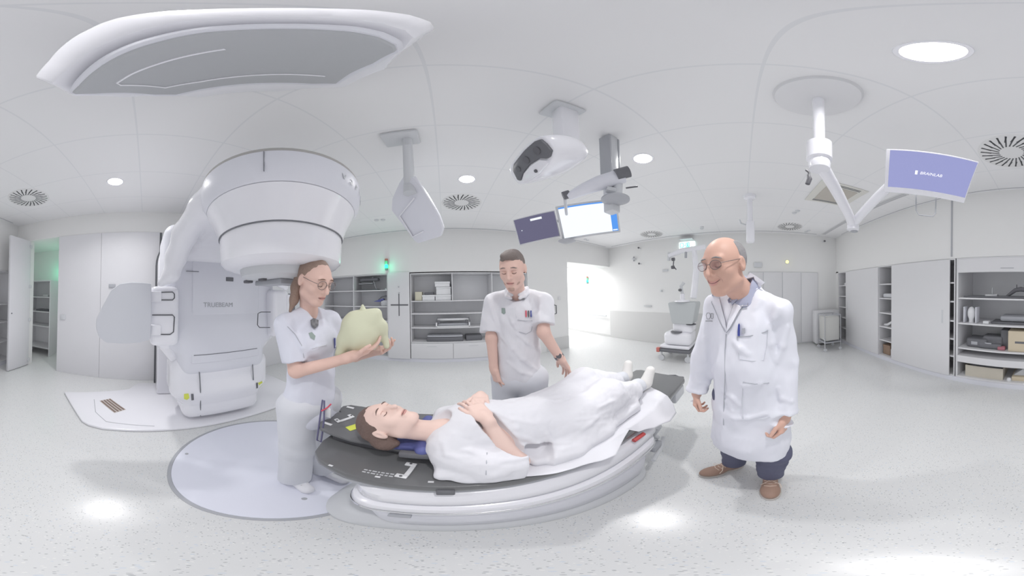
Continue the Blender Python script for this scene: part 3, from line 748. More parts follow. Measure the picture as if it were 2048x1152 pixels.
# open unit with a rolled up shutter
oc = shelf_unit('shutter_cabinet', -0.62, 1.215, 0.075, 1.90, YB + 0.0, YB - 0.6, [1.325, 0.955, 0.575, 0.455], [], 'open cupboard at the right edge with raised white shutter and loaded shelves', 'cabinet', t=0.03)
mb = MB(); panel_box(mb, -0.59, 1.185, YB - 0.03, YB + 0.012, 1.685, 1.88, 0.004); sh = mb.build('roll_shutter', M['cabinet'], oc)
mb = MB(); panel_box(mb, 0.38, 0.56, YB + 0.012, YB + 0.016, 1.73, 1.74, 0.001); mb.build('shutter_grip', M['mid_grey'], sh)
mb = MB(); panel_box(mb, -0.60, 1.19, YB - 0.02, YB + 0.02, 0.35, 0.455, 0.004); mb.build('cross_rail', M['cabinet'], oc)
oc2 = shelf_unit('open_cupboard', -3.0, -0.64, 0.075, 1.90, YB + 0.0, YB - 0.6, [1.25, 0.9, 0.5], [(-1.9, 0.09, 1.88)], 'dim open cupboard at the far left edge behind the open closet door', 'cabinet', t=0.02)
# tall doors on the far wall
fc = root('wall_cupboard', (XR - 0.02, -0.8, 0), 'row of tall flush grey cupboard doors beyond the doctor, on the far wall', 'cupboard')
for a, b in ((-1.46, -0.985), (-0.965, -0.505), (-0.49, -0.14), (-1.93, -1.475)):
    mb = MB(); mb.box((XR - 0.03, a, 0.05), (XR, b, 1.885), 0.003); mb.build('door', M['cabinet'], fc)
mb = MB(); mb.box((XR - 0.02, -1.94, 0.03), (XR, -0.13, 1.895)); mb.build('frame', M['satin'], fc)
lc = root('low_cabinet', (XR - 0.2, -2.1, 0), 'low grey cabinet in the far right corner behind the wire trolley', 'cabinet')
mb = MB(); mb.box((XR - 0.32, -2.42, 0.05), (XR - 0.035, -1.76, 0.90), 0.003); mb.build('carcass', M['cabinet'], lc)
mb = MB(); mb.box((XR - 0.34, -2.40, 0.08), (XR - 0.32, -1.78, 0.88), 0.003); mb.build('door', M['cabinet'], lc)

# left wall: open closet door, closet shelf, switches
cdoor = root('closet_door', (XL, -2.15, 0), 'tall white door leaf standing open at the far left', 'door')
hinge = Vector((XL + 0.02, -2.155, 0)); tip = Vector((-2.51, -2.205, 0)); dd = (tip - hinge).normalized(); nn2 = Vector((-dd.y, dd.x, 0))
M4d = Matrix(((dd.x, nn2.x, 0, hinge.x), (dd.y, nn2.y, 0, hinge.y), (0, 0, 1, 0), (0, 0, 0, 1))); Ld = (tip - hinge).length
mb = MB(); mb.box((0.0, -0.02, 0.015), (Ld, 0.02, 2.51), 0.003, M4d); mb.build('door_leaf', M['wall_lining'], cdoor)
for z in (0.12, 0.95, 1.6, 2.4):
    mb = MB(); mb.box((-0.03, 0.018, z - 0.03), (0.035, 0.034, z + 0.03), 0.003, M4d); mb.build('hinge', M['satin'], cdoor)
mb = MB(); mb.cyl(M4d @ Vector((Ld - 0.06, 0.01, 1.1)), M4d @ Vector((Ld - 0.06, 0.03, 1.1)), 0.012, None, 16); mb.build('keyhole', M['seam'], cdoor)
cs = root('closet_shelf', (-3.98, -2.35, 0), 'dark shelving inside the closet, seen through the open doorway', 'shelf')
mb = MB(); mb.box((-4.25, -2.78, 0.0), (-3.75, -2.76, 1.78)); mb.box((-4.25, -2.08, 0.0), (-3.75, -2.06, 1.78)); mb.box((-4.27, -2.78, 0), (-4.25, -2.06, 1.78)); mb.box((-4.25, -2.76, 1.76), (-3.75, -2.08, 1.78)); mb.build('carcass', M['cabinet_in'], cs)
for z in (0.2, 0.72, 1.06, 1.4):
    mb = MB(); mb.box((-4.25, -2.76, z - 0.02), (-3.76, -2.08, z)); mb.build('shelf', M['cabinet'], cs)
mb = MB(); mb.box((-4.1, -2.35, 1.402), (-3.9, -2.2, 1.45), 0.01); tag(mb.build('folded_cloth', M['cabinet'], ), 'small folded white cloth on a shelf inside the closet', 'cloth')
mb = MB(); mb.box((-4.1, -2.5, 1.062), (-3.85, -2.15, 1.1), 0.005); tag(mb.build('storage_tray', M['dark_grey']), 'flat dark tray on a closet shelf', 'tray')
# signal lamp towers
def signal(loc, out, label, lit=1.0, size=1.0):
    r = root('signal_tower', loc, label, 'signal light', 'signal towers by the doors')
    o = Vector(loc); n = Vector(out).normalized(); p = o + n * 0.06 * size
    mb = MB(); mb.tube([o, o + n * 0.06 * size, p - Vector((0, 0, 0.0))], 0.012 * size); mb.cyl(p + Vector((0, 0, -0.02)) * size, p + Vector((0, 0, 0.02)) * size, 0.03 * size); mb.build('bracket', M['dark_grey'], r)
    mb = MB(); mb.cyl(p + Vector((0, 0, 0.02)) * size, p + Vector((0, 0, 0.10)) * size, 0.036 * size, None, 28); mb.build('green_lens', mat('green_lens', (60, 235, 175), 0.4, emit=(40, 240, 165), estr=1.5 * lit), r)
    mb = MB(); mb.cyl(p + Vector((0, 0, 0.10)) * size, p + Vector((0, 0, 0.112)) * size, 0.037 * size, None, 28); mb.build('collar', M['mid_grey'], r)
    mb = MB(); mb.cyl(p + Vector((0, 0, 0.112)) * size, p + Vector((0, 0, 0.18)) * size, 0.036 * size, None, 28); mb.build('amber_lens', mat('amber_lens', (120, 190, 150), 0.4), r)
    mb = MB(); mb.cyl(p + Vector((0, 0, 0.18)) * size, p + Vector((0, 0, 0.23)) * size, 0.036 * size, None, 28); mb.build('red_lens', mat('red_lens', (176, 110, 100), 0.4), r)
    l = bpy.data.lights.new('green_glow', 'POINT'); l.energy = 0.9 * size; l.color = (0.1, 1, 0.55); l.shadow_soft_size = 0.04
    lo = bpy.data.objects.new('green_glow', l); C.objects.link(lo); lo.location = p + n * 0.09 * size + Vector((0, 0, 0.06 * size)); lo.parent = r; lo.matrix_parent_inverse = r.matrix_world.inverted()
    return r
signal((-1.24, YF, 2.06), (0, -1, 0), 'signal tower with lit green lamp above the crossed door')
signal((XR, 5.0, 1.83), (-1, 0, 0), 'signal tower with green lamp inside the bright maze opening')
signal((-4.3, -2.0, 1.95), (1, 0, 0), 'green lamp tower added for the green reflection inside the open closet', size=1.6)  # added tower, stands in for a green reflection on a glossy closet panel
# exit sign
ex = root('exit_sign', (XR, 1.42, 2.65), 'small lit green and white exit sign high on the far wall', 'sign')
mb = MB(); mb.box((XR - 0.05, 1.20, 2.57), (XR - 0.004, 1.62, 2.75), 0.006); mb.build('sign_box', mat('exit_white', (240, 250, 248), 0.4, emit=(228, 255, 250), estr=1.1), ex)
GX = mat('exit_green', (40, 220, 170), 0.4, emit=(40, 225, 180), estr=1.1)
def fx(*r): mb.box(*r)
mb = MB(); X_ = XR - 0.053
for (y0, z0, y1, z1) in ((1.50, 2.60, 1.595, 2.72), (1.34, 2.60, 1.43, 2.72)):
    for a in ((y0, z0, y1, z0 + 0.014), (y0, z1 - 0.014, y1, z1), (y0, z0, y0 + 0.014, z1), (y1 - 0.014, z0, y1, z1)): mb.box((X_, a[0], a[1]), (X_ + 0.004, a[2], a[3]))
mb.box((X_, 1.44, 2.652), (X_ + 0.004, 1.49, 2.667)); mb.cyl((X_, 1.385, 2.69), (X_ + 0.004, 1.385, 2.69), 0.014); mb.box((X_, 1.37, 2.62), (X_ + 0.004, 1.40, 2.675))
mb.build('green_pictogram', GX, ex, auto=0)
mb = MB(); mb.box((XR - 0.16, 1.24, 2.80), (XR - 0.0, 1.58, 2.82), 0.004); mb.build('mounting_bracket', M['satin'], ex)
# sensors and hardware on the far wall
def far(px, py): return onx(px, py, XR)
def wall_hook(px, py, label, r=0.03):
    p = far(px, py); g = root('wall_camera', p, label, 'camera', 'small dark cameras on the far wall')
    mb = MB(); mb.tube([p, p + Vector((-0.1, 0, 0.0))], 0.014); mb.build('bracket', M['satin'], g)
    mb = MB(); mb.lathe([(0, -r), (r * .7, -r * .7), (r, 0), (r * .7, r * .7), (0, r)], c=tuple(p + Vector((-0.11, 0, 0)))); mb.build('dome', M['black'], g)
wall_hook(1281, 497, 'upper of two small dark cameras on the far wall near the lintel')
wall_hook(1282, 528, 'lower of two small dark cameras on the far wall near the lintel')
wall_hook(1646, 484, 'small dark camera in the far right corner under the slot diffuser')
p = far(1268, 518); g = root('wall_bracket', p, 'small L-shaped grey bracket on the far wall beside the cameras', 'bracket')
mb = MB(); mb.box((p.x - 0.03, p.y - 0.012, p.z - 0.07), (p.x, p.y + 0.012, p.z + 0.07), 0.004); mb.build('plate', M['mid_grey'], g)
mb = MB(); mb.box((p.x - 0.12, p.y - 0.10, p.z - 0.03), (p.x - 0.03, p.y + 0.01, p.z - 0.005), 0.004); mb.build('arm', M['satin'], g)
for px, py, w, h, lb in ((1331, 541, .16, .05, 'small grey box on the far wall below the exit sign'), (1296, 612, .24, .03, 'thin pale rail fitting on the far wall above the guard panel'), (1323, 582, .05, .05, 'tiny pale switch on the far wall left of the mobile unit'), (1516, 530, .20, .12, 'grey junction box on the far wall right of the doctor'), ):
    p = far(px, py); mb = MB(); mb.box((p.x - 0.04, p.y - w / 2, p.z - h / 2), (p.x - 0.001, p.y + w / 2, p.z + h / 2), 0.006); tag(mb.build('wall_box', M['satin']), lb, 'wall fitting')
p = far(1574, 524); g = root('status_lamp', p, 'small glowing yellow lamp on the far wall above the tall doors', 'lamp')
mb = MB(); mb.lathe([(0, 0), (0.05, 0), (0.05, 0.02), (0.045, 0.022), (0, 0.022)], mtx=Matrix.Translation(p) @ Matrix.Rotation(-math.pi / 2, 4, 'Y')); mb.build('base', M['satin'], g)
mb = MB(); mb.lathe([(0.04, 0.02), (0.036, 0.045), (0.02, 0.06), (0, 0.065)], mtx=Matrix.Translation(p) @ Matrix.Rotation(-math.pi / 2, 4, 'Y')); mb.build('yellow_lens', mat('yellow_lens', (255, 245, 120), 0.4, emit=(255, 245, 130), estr=2.0), g)
# handrail in the maze, door push button, wall switches
g = root('handrail', (XR - 0.06, 5.0, 0.71), 'thin pale handrail running along the bright maze wall', 'handrail')
mb = MB(); mb.tube([(XR - 0.07, 4.12, 0.70), (XR - 0.07, 7.2, 0.71)], 0.02); mb.build('rail', M['satin'], g)
for y in (4.4, 5.4, 6.4):
    mb = MB(); mb.tube([(XR, y, 0.68), (XR - 0.07, y, 0.69)], 0.01); mb.build('bracket', M['satin'], g)
g = root('call_station', (2.534, YF, 1.05), 'small grey wall station with dark handle beside the bright opening', 'wall fitting')
mb = MB(); mb.box((2.44, YF - 0.03, 0.93), (2.56, YF, 1.20), 0.01); mb.build('back_plate', M['satin'], g)
mb = MB(); mb.tube([(2.56, YF - 0.03, 1.18), (2.585, YF - 0.09, 1.17), (2.59, YF - 0.09, 0.97), (2.56, YF - 0.03, 0.95)], 0.014); mb.build('dark_handle', M['dark_grey'], g)
mb = MB(); mb.box((2.70, YF - 0.012, 1.30), (2.78, YF, 1.38), 0.004); tag(mb.build('wall_switch', M['cabinet']), 'pale square switch on the wall right of the man in the polo', 'switch')
mb = MB(); mb.box((XL + 0.012, -1.47, 1.01), (XL + 0.03, -1.37, 1.10), 0.006); tag(mb.build('wall_switch', M['satin']), 'grey square switch on the lining right of the closet doorway', 'switch')
p = onx(224, 572, XL); mb = MB(); mb.box((XL + 0.012, p.y - 0.05, p.z - 0.03), (XL + 0.03, p.y + 0.06, p.z + 0.03), 0.004); tag(mb.build('wall_switch', M['mid_grey']), 'dark grey plate on the lining above the half-round panel', 'switch')
p = onx(300 - 75, 490, XL)

# ---------------------------------------------------------------- things on the shelves
M['paper_white'] = mat('white_cardboard', (224, 225, 228), 0.6)
M['cream'] = mat('cream_plastic', (206, 203, 184), 0.5)
M['cardboard'] = mat('cardboard', (204, 192, 170), 0.7, var=0.04)
M['cardboard2'] = mat('pale_cardboard', (196, 190, 178), 0.7, var=0.04)
M['blue'] = mat('blue_plastic', (98, 104, 160), 0.5)
M['brown_box'] = mat('brown_cardboard', (150, 128, 112), 0.7)
def item(name, lo, hi, m, label, cat, bev=0.006, group=None):
    mb = MB(); mb.box(lo, hi, bev); o = mb.build(name, m); return tag(o, label, cat, group)
def carton(name, lo, hi, m, label, cat, lid=0.04, group=None, lidm=None):
    r = root(name, ((lo[0] + hi[0]) / 2, (lo[1] + hi[1]) / 2, lo[2]), label, cat, group)
    mb = MB(); mb.box(lo, (hi[0], hi[1], hi[2] - lid), 0.003); mb.build('box_body', m, r)
    mb = MB(); mb.box((lo[0] - 0.005, lo[1] - 0.005, hi[2] - lid + 0.001), (hi[0] + 0.005, hi[1] + 0.005, hi[2]), 0.004); mb.build('lid', lidm or m, r)
    return r
S1 = 1.362
carton('storage_box', (-0.20, 4.06, S1), (0.135, 4.35, S1 + 0.12), M['paper_white'], 'white box at the bottom of the stack of three beside the divider', 'box', group=None)
carton('storage_box', (-0.18, 4.07, S1 + 0.123), (0.13, 4.35, S1 + 0.29), M['paper_white'], 'white box in the middle of the stack of three beside the divider', 'box')
carton('storage_box', (-0.205, 4.05, S1 + 0.293), (0.11, 4.35, S1 + 0.40), M['paper_white'], 'white box topmost of the stack of three beside the divider', 'box')
carton('storage_box', (-0.48, 4.05, S1), (-0.215, 4.33, S1 + 0.12), M['paper_white'], 'low white box between the cream box and the stacked boxes', 'box')
item('clipboard', (-0.44, 4.08, S1 + 0.123), (-0.24, 4.3, S1 + 0.18), M['dark_grey'], 'grey object lying on the low white box', 'case')
item('storage_box', (-0.64, 4.06, S1), (-0.49, 4.28, S1 + 0.19), M['cream'], 'small cream box at the left end of the upper back shelf', 'box', 0.008)
# white framed headrest device
g = root('positioning_frame', (0.16, 4.15, 0.787), 'white and black framed device on the middle back shelf', 'medical device')
mb = MB(); mb.box((-0.19, 4.03, 0.787), (0.52, 4.07, 0.81), 0.004); mb.box((-0.16, 4.12, 0.92), (0.50, 4.16, 0.98), 0.004)
mb.box((-0.20, 4.03, 0.787), (-0.17, 4.3, 0.88), 0.004); mb.box((0.50, 4.03, 0.787), (0.53, 4.3, 0.88), 0.004); mb.build('white_frame', M['paper_white'], g)
mb = MB(); mb.box((-0.16, 4.08, 0.80), (0.49, 4.30, 0.86), 0.01); mb.build('grey_tray', M['mid_grey'], g)
for x in (-0.14, 0.46):
    mb = MB(); mb.box((x - 0.03, 4.06, 0.86), (x + 0.03, 4.1, 0.93), 0.01); mb.build('clamp', M['dark_grey'], g)
mb = MB(); mb.tube([(-0.19, 4.03, 0.9), (-0.17, 4.02, 0.985), (0.51, 4.02, 0.985), (0.53, 4.03, 0.9)], 0.008); mb.build('dark_rim', M['dark_grey'], g)
g = root('instrument_case', (0.05, 4.2, 0.447), 'long dark grey case on the lowest back shelf', 'case')
mb = MB(); mb.box((-0.40, 4.06, 0.447), (0.38, 4.34, 0.56), 0.02); mb.build('case_body', M['dark_grey'], g)
mb = MB(); mb.box((-0.39, 4.055, 0.562), (0.37, 4.34, 0.60), 0.015); mb.build('case_lid', M['mid_grey'], g)
item('folded_mat', (0.44, 4.08, 0.447), (0.80, 4.34, 0.58), M['dark_grey'], 'dark folded mat right of the long case on the lowest back shelf', 'mat', 0.03)
# left unit
g = root('desk_fan', (-1.72, 4.2, 1.612), 'grey device with a bent stand on the top left back shelf', 'medical device')
mb = MB(); mb.tube([(-1.55, 4.15, 1.62), (-1.60, 4.15, 1.75), (-1.64, 4.15, 1.9), (-1.64, 4.15, 1.93)], 0.012); mb.build('bent_stand', M['metal'], g)
mb = MB(); mb.box((-1.96, 4.1, 1.83), (-1.5, 4.25, 1.9), 0.02); mb.build('head', M['dark_grey'], g)
mb = MB(); mb.box((-1.98, 4.08, 1.76), (-1.62, 4.25, 1.78), 0.005); mb.build('plate', M['metal'], g)
mb = MB(); mb.box((-2.02, 4.08, 1.612), (-1.5, 4.3, 1.64), 0.008); mb.build('base', M['dark_grey'], g)
mb = MB(); mb.lathe([(0, 0), (0.03, 0), (0.03, 0.03), (0, 0.035)], c=(-1.3, 4.1, 1.612)); tag(mb.build('tape_roll', M['paper_white']), 'tiny white roll at the right end of the top left shelf', 'roll')
g = root('head_immobiliser', (-1.4, 4.2, 1.247), 'blue and black curved device on the shelf beside the crossed door', 'medical device')
mb = MB(); mb.prism([(-.14, .10), (0.1, .17), (0.12, .12), (0.02, .09)], (-1.48, 4.1, 1.25), (1, 0, 0), (0, 0, 1), (0, 0.12, 0), 0.004); mb.build('blue_wing', M['blue'], g)
mb = MB(); mb.tube([(-1.50, 4.12, 1.39), (-1.42, 4.12, 1.45), (-1.33, 4.12, 1.47), (-1.26, 4.12, 1.47)], [0.008, 0.014, 0.02, 0.02]); mb.build('black_arch', M['dark_grey'], g)
mb = MB(); mb.box((-1.43, 4.1, 1.247), (-1.28, 4.22, 1.38), 0.008); mb.build('grey_block', M['satin'], g)
item('storage_case', (-2.4, 4.1, 0.922), (-2.02, 4.35, 1.0), M['mid_grey'], 'grey case on the left back shelf behind the nurse', 'case', 0.01)
item('storage_case', (-2.62, 4.1, 0.502), (-2.05, 4.35, 0.72), M['dark_grey'], 'dark case low on the left back shelf beside the nurse', 'case', 0.02)
# shutter cabinet contents
yF = YB - 0.06
g = root('board', (0.6, YB - 0.25, 1.327), 'flat dark board with small clamps on the top shelf at the right edge', 'medical device')
mb = MB(); mb.box((0.15, YB - 0.42, 1.327), (1.12, YB - 0.05, 1.352), 0.006); mb.build('board', M['dark_grey'], g)
mb = MB(); mb.cyl((0.70, YB - 0.1, 1.35), (0.70, YB - 0.1, 1.47), 0.012); mb.box((0.62, YB - 0.16, 1.35), (0.80, YB - 0.06, 1.38), 0.006); mb.build('clamp_post', M['metal'], g)
mb = MB(); mb.tube([(0.50, YB - 0.15, 1.35), (0.38, YB - 0.15, 1.44), (0.30, YB - 0.15, 1.455), (0.20, YB - 0.15, 1.44), (0.1, YB - 0.15, 1.37)], [0.02, 0.03, 0.035, 0.03, 0.02]); mb.build('black_saddle', M['black'], g)
for x in (0.36, 0.25):
    mb = MB(); mb.cyl((x, YB - 0.15, 1.46), (x, YB - 0.15, 1.52), 0.008); mb.build('peg', M['black'], g)
g = root('head_mask', (1.02, YB - 0.12, 0.957), 'white face mask standing in a clear holder on the second shelf', 'mask')
s_ = SDF(); s_.ell((1.02, YB - 0.12, 1.09), (0.062, 0.05, 0.10)); s_.ell((1.02, YB - 0.085, 1.09), (0.014, 0.02, 0.03), k=0.01); s_.cap((1.02, YB - 0.12, 1.0), (1.02, YB - 0.12, 0.96), 0.035, 0.04); s_.mesh('mask_shell', M['paper_white'], None, 0.006).parent = None
o = C.objects['mask_shell']; o.parent = g; o.matrix_parent_inverse = g.matrix_world.inverted()
for x in (0.925, 1.11):
    mb = MB(); mb.box((x - 0.008, YB - 0.2, 0.957), (x + 0.008, YB - 0.04, 1.19), 0.004); mb.build('holder_side', M['grey_shell'], g)
item('base_plate', (-0.1, YB - 0.4, 0.957), (0.72, YB - 0.1, 0.985), M['dark_grey'], 'dark flat plate on the second shelf right of the mask', 'plate', 0.006)
item('foam_cushion', (0.0, YB - 0.45, 0.986), (0.6, YB - 0.15, 1.07), M['mid_grey'], 'grey foam cushion resting on the dark plate', 'cushion', 0.035)
item('white_block', (0.68, YB - 0.12, 0.986), (0.76, YB - 0.06, 1.01), M['paper_white'], 'small white block on the plate right of the mask', 'block', 0.004) if False else item('small_block', (0.735, YB - 0.13, 0.957), (0.82, YB - 0.05, 0.995), M['paper_white'], 'small white block on the second shelf next to the mask', 'block', 0.004)
g = root('padded_support', (0.85, YB - 0.2, 0.577), 'dark rounded foam supports on the third shelf', 'support')
s_ = SDF(); s_.box((0.93, YB - 0.22, 0.645), (0.13, 0.10, 0.04), 0.03); s_.box((0.70, YB - 0.25, 0.69), (0.12, 0.08, 0.04), 0.03, k=0.03); s_.box((0.72, YB - 0.2, 0.62), (0.14, 0.10, 0.015), 0.025, k=0.02)
o = s_.mesh('foam_body', M['dark_grey'], None, 0.01); o.parent = g; o.matrix_parent_inverse = g.matrix_world.inverted()
for x in (0.96, 0.75):
    mb = MB(); mb.box((x - 0.05, YB - 0.095, 0.62), (x + 0.05, YB - 0.085, 0.67), 0.006); mb.build('label_patch', M['mid_grey'], g)
g = root('cardboard_box', (0.29, YB - 0.2, 0.577), 'beige box with a dark slot handle on the third shelf at the right edge', 'box')
mb = MB(); mb.box((-0.05, YB - 0.45, 0.577), (0.455, YB - 0.05, 0.875), 0.006); mb.build('box_body', M['cardboard'], g)
mb = MB(); mb.box((0.18, YB - 0.051, 0.70), (0.36, YB - 0.046, 0.73), 0.002); mb.build('handle_slot', M['dark_grey'], g)
item('dark_box', (0.47, YB - 0.4, 0.577), (0.57, YB - 0.15, 0.86), M['dark_grey'], 'dark upright box left of the beige box on the third shelf', 'box', 0.006) if False else item('storage_box', (0.47, YB - 0.4, 0.577), (0.58, YB - 0.16, 0.86), M['dark_grey'], 'dark upright box left of the beige box on the third shelf', 'box', 0.006)
item('red_pouch', (0.50, YB - 0.14, 0.577), (0.61, YB - 0.06, 0.63), mat('red_pouch', (172, 112, 122), 0.6), 'small reddish pouch in front of the dark upright box', 'pouch', 0.015)
g = root('cardboard_box', (0.78, YB - 0.2, 0.1), 'large pale open cardboard box at the bottom of the right-edge cupboard', 'box')
mb = MB(); a, b, z0, z1 = 0.52, 1.08, 0.097, 0.29
mb.box((a, YB - 0.06, z0), (b, YB - 0.05, z1)); mb.box((a, YB - 0.45, z0), (b, YB - 0.44, z1)); mb.box((a, YB - 0.44, z0), (a + 0.01, YB - 0.06, z1)); mb.box((b - 0.01, YB - 0.44, z0), (b, YB - 0.06, z1)); mb.box((a, YB - 0.44, z0), (b, YB - 0.06, z0 + 0.01)); mb.build('box_body', M['cardboard2'], g)
mb = MB(); mb.box((a + 0.02, YB - 0.42, z0 + 0.01), (b - 0.02, YB - 0.08, z0 + 0.17), 0.03); mb.build('contents', M['mid_grey'], g)
g = root('cardboard_box', (0.2, YB - 0.25, 0.1), 'low box with a grey bag at the bottom right corner of the cupboard', 'box')
mb = MB(); mb.box((-0.1, YB - 0.4, 0.097), (0.40, YB - 0.07, 0.17), 0.003); mb.build('box_body', M['cardboard'], g)
mb = MB(); mb.prism([(-.2, 0), (.19, 0), (.02, .14), (-.2, .16)], (0.2, YB - 0.12, 0.172), (1, 0, 0), (0, 0, 1), (0, -0.2, 0), 0.01); mb.build('grey_bag', M['satin'], g)
mb = MB(); mb.lathe([(0, 0), (0.03, 0.005), (0.035, 0.03), (0.02, 0.055), (0, 0.06)], c=(0.435, YB - 0.06, 0.097)); tag(mb.build('small_ball', M['paper_white']), 'tiny white ball-shaped knob between the two bottom boxes', 'knob')
# things seen in the gap between the sliding doors
item('folded_towel', (2.55, YB - 0.3, 1.272), (2.85, YB - 0.05, 1.36), M['satin'], 'grey folded towel high in the gap between the sliding doors', 'towel', 0.03) if False else item('folded_towel', (2.56, YB - 0.3, 1.272), (2.84, YB - 0.05, 1.36), M['satin'], 'grey folded towel high in the gap between the sliding doors', 'towel', 0.03)
item('white_jar', (2.6, YB - 0.2, 0.982), (2.68, YB - 0.12, 1.06), M['paper_white'], 'small white jar in the gap between the sliding doors', 'jar', 0.02)
mb = MB(); mb.tube([(2.84, YB - 0.1, 0.72), (2.74, YB - 0.1, 0.73), (2.62, YB - 0.1, 0.80), (2.56, YB - 0.1, 0.9)], [0.02, 0.03, 0.025, 0.015]); tag(mb.build('white_gutter', M['paper_white']), 'curved white trough leaning in the gap between the sliding doors', 'tray')
carton('cardboard_box', (2.66, YB - 0.3, 0.097), (2.86, YB - 0.08, 0.30), M['brown_box'], 'brown box on the floor of the gap between the sliding doors', 'box')
item('storage_box', (2.53, YB - 0.2, 0.097), (2.62, YB - 0.06, 0.25), M['paper_white'], 'white box beside the brown one in the door gap', 'box')
item('folded_cloth', (4.2, YB - 0.25, 1.552), (4.42, YB - 0.08, 1.62), M['paper_white'], 'white cloth on the upper shelf of the farthest open bay', 'cloth', 0.02)

# wire laundry trolley in the far corner
g = root('wire_trolley', (4.05, -1.95, 0), 'thin wire trolley on castors in the far right corner', 'trolley')
tx, ty = 4.05, -1.95
mb = MB()
for dx in (-.2, .2):
    for dy in (-.2, .2): mb.tube([(tx + dx, ty + dy, 0.08), (tx + dx, ty + dy, 0.86)], 0.009, 8)
mb.build('uprights', M['mid_grey'], g)
mb = MB(); mb.tube([(tx - .2, ty - .2, 0.86), (tx + .2, ty - .2, 0.86), (tx + .2, ty + .2, 0.86), (tx - .2, ty + .2, 0.86), (tx - .2, ty - .2, 0.86)], 0.010, 8); mb.build('top_ring', M['mid_grey'], g)
mb = MB(); mb.box((tx - .21, ty - .21, 0.20), (tx + .21, ty + .21, 0.22), 0.004); mb.build('bottom_tray', M['mid_grey'], g)
for dx in (-.19, .19):
    for dy in (-.19, .19):
        mb = MB(); mb.cyl((tx + dx - 0.012, ty + dy, 0.04), (tx + dx + 0.012, ty + dy, 0.04), 0.04, None, 16); mb.build('castor', M['satin'], g)
mb = MB(); mb.tube([(tx - .2, ty + .2, 0.10), (tx - .22, ty + .22, 0.3), (tx - .16, ty + .24, 0.34)], 0.01, 8); mb.build('foot_pedal', M['satin'], g)
mb = MB(); mb.box((tx - .19, ty - .19, 0.24), (tx + .19, ty + .19, 0.82), 0.05); mb.build('bag', mat('pale_bag', (196, 196, 194), 0.8), g)

# mobile imaging unit behind the doctor's shoulder
g = root('mobile_unit', (3.75, 1.35, 0), 'bulky white mobile imaging unit on castors half hidden by the doctor', 'medical device')
def mbox(n, lo, hi, m, bev=0.03): mb = MB(); mb.box(lo, hi, bev, seg=3); return mb.build(n, m, g)
mbox('bumper_bar', (3.45, 1.02, 0.20), (4.05, 1.72, 0.26), M['dark_grey'], 0.015)
mbox('base', (3.5, 1.05, 0.262), (4.0, 1.68, 0.34), M['white_shell'])
mbox('lower_body', (3.5, 1.02, 0.342), (4.0, 1.60, 0.62), M['white_shell'], 0.08)
mbox('pedestal', (3.56, 1.0, 0.60), (3.95, 1.42, 0.84), M['white_shell'], 0.06)
mb = MB(); mb.prism([(0.0, 0.0), (0.42, 0.0), (0.50, 0.40), (0.48, 0.43), (-0.07, 0.43), (-0.08, 0.38)], (3.5, 0.98, 0.80), (0, 1, 0), (0, 0, 1), (0.40, 0, 0), 0.02); mb.build('grey_cabinet', mat('grey_green_panel', (186, 190, 192), 0.5), g)
mb = MB(); mb.lathe([(0, 0), (0.16, 0), (0.15, 0.03), (0.05, 0.05), (0.045, 0.16), (0, 0.17)], c=(3.6, 1.2, 1.235)); mb.build('turret', M['white_shell'], g)
mb = MB(); mb.tube([(3.6, 1.2, 1.38), (3.58, 1.22, 1.55), (3.6, 1.16, 1.62)], 0.035); mb.build('neck', M['satin'], g)
mb = MB(); mb.lathe([(0, -0.03), (0.03, -0.02), (0.04, 0.0), (0.03, 0.02), (0, 0.03)], c=(3.55, 1.23, 1.47)); mb.build('dark_lens', M['black'], g)
mb = MB(); mb.tube([(3.7, 1.0, 1.3), (3.8, 0.95, 1.9), (3.8, 1.0, 2.35)], [0.07, 0.07, 0.05]); mb.build('mast', M['white_shell'], g)
mb = MB(); mb.tube([(3.8, 0.75, 2.36), (3.75, 1.25, 2.30), (3.7, 1.52, 2.20)], [0.05, 0.06, 0.05], 12); mb.build('boom', M['white_shell'], g)
mb = MB(); mb.tube([(3.7, 1.5, 2.28), (3.7, 1.52, 2.10)], 0.035); mb.build('boom_end_cap', M['satin'], g)
mb = MB(); mb.tube([(3.75, 1.15, 2.33), (3.75, 1.16, 2.14)], 0.028); mb.build('boom_end_cap', M['mid_grey'], g)
mb = MB(); mb.tube([(3.7, 1.40, 2.15), (3.7, 1.42, 1.98), (3.68, 1.35, 1.9)], 0.012); mb.build('cable', M['black'], g)
for q_ in ((3.68, 1.44, 2.12), (3.68, 1.45, 1.95)):
    mb = MB(); mb.cyl(q_, (q_[0], q_[1] - 0.06, q_[2]), 0.035); mb.build('dark_knob', M['black'], g)
for (x, y) in ((3.5, 1.64), (3.98, 1.64), (3.5, 1.08), (3.98, 1.08)):
    mb = MB(); mb.cyl((x - 0.02, y, 0.065), (x + 0.02, y, 0.065), 0.064, None, 24); mb.tube([(x, y, 0.13), (x, y, 0.21)], 0.02); mb.build('castor', M['satin'], g)
mb = MB(); mb.box((3.43, 1.66, 0.19), (3.5, 1.73, 0.29), 0.015); mb.build('red_corner', mat('red_corner', (196, 120, 112), 0.5), g)
mb = MB(); mb.lathe([(0, 0), (0.12, 0), (0.12, 0.012), (0, 0.014)], c=(3.58, 1.33, 0.622)); mb.build('dark_pad', M['dark_grey'], g)
mb = MB(); mb.lathe([(0, 0), (0.1, 0), (0.1, 0.012), (0, 0.014)], c=(3.6, 1.03, 0.78)); mb.build('dark_pad', M['dark_grey'], g)
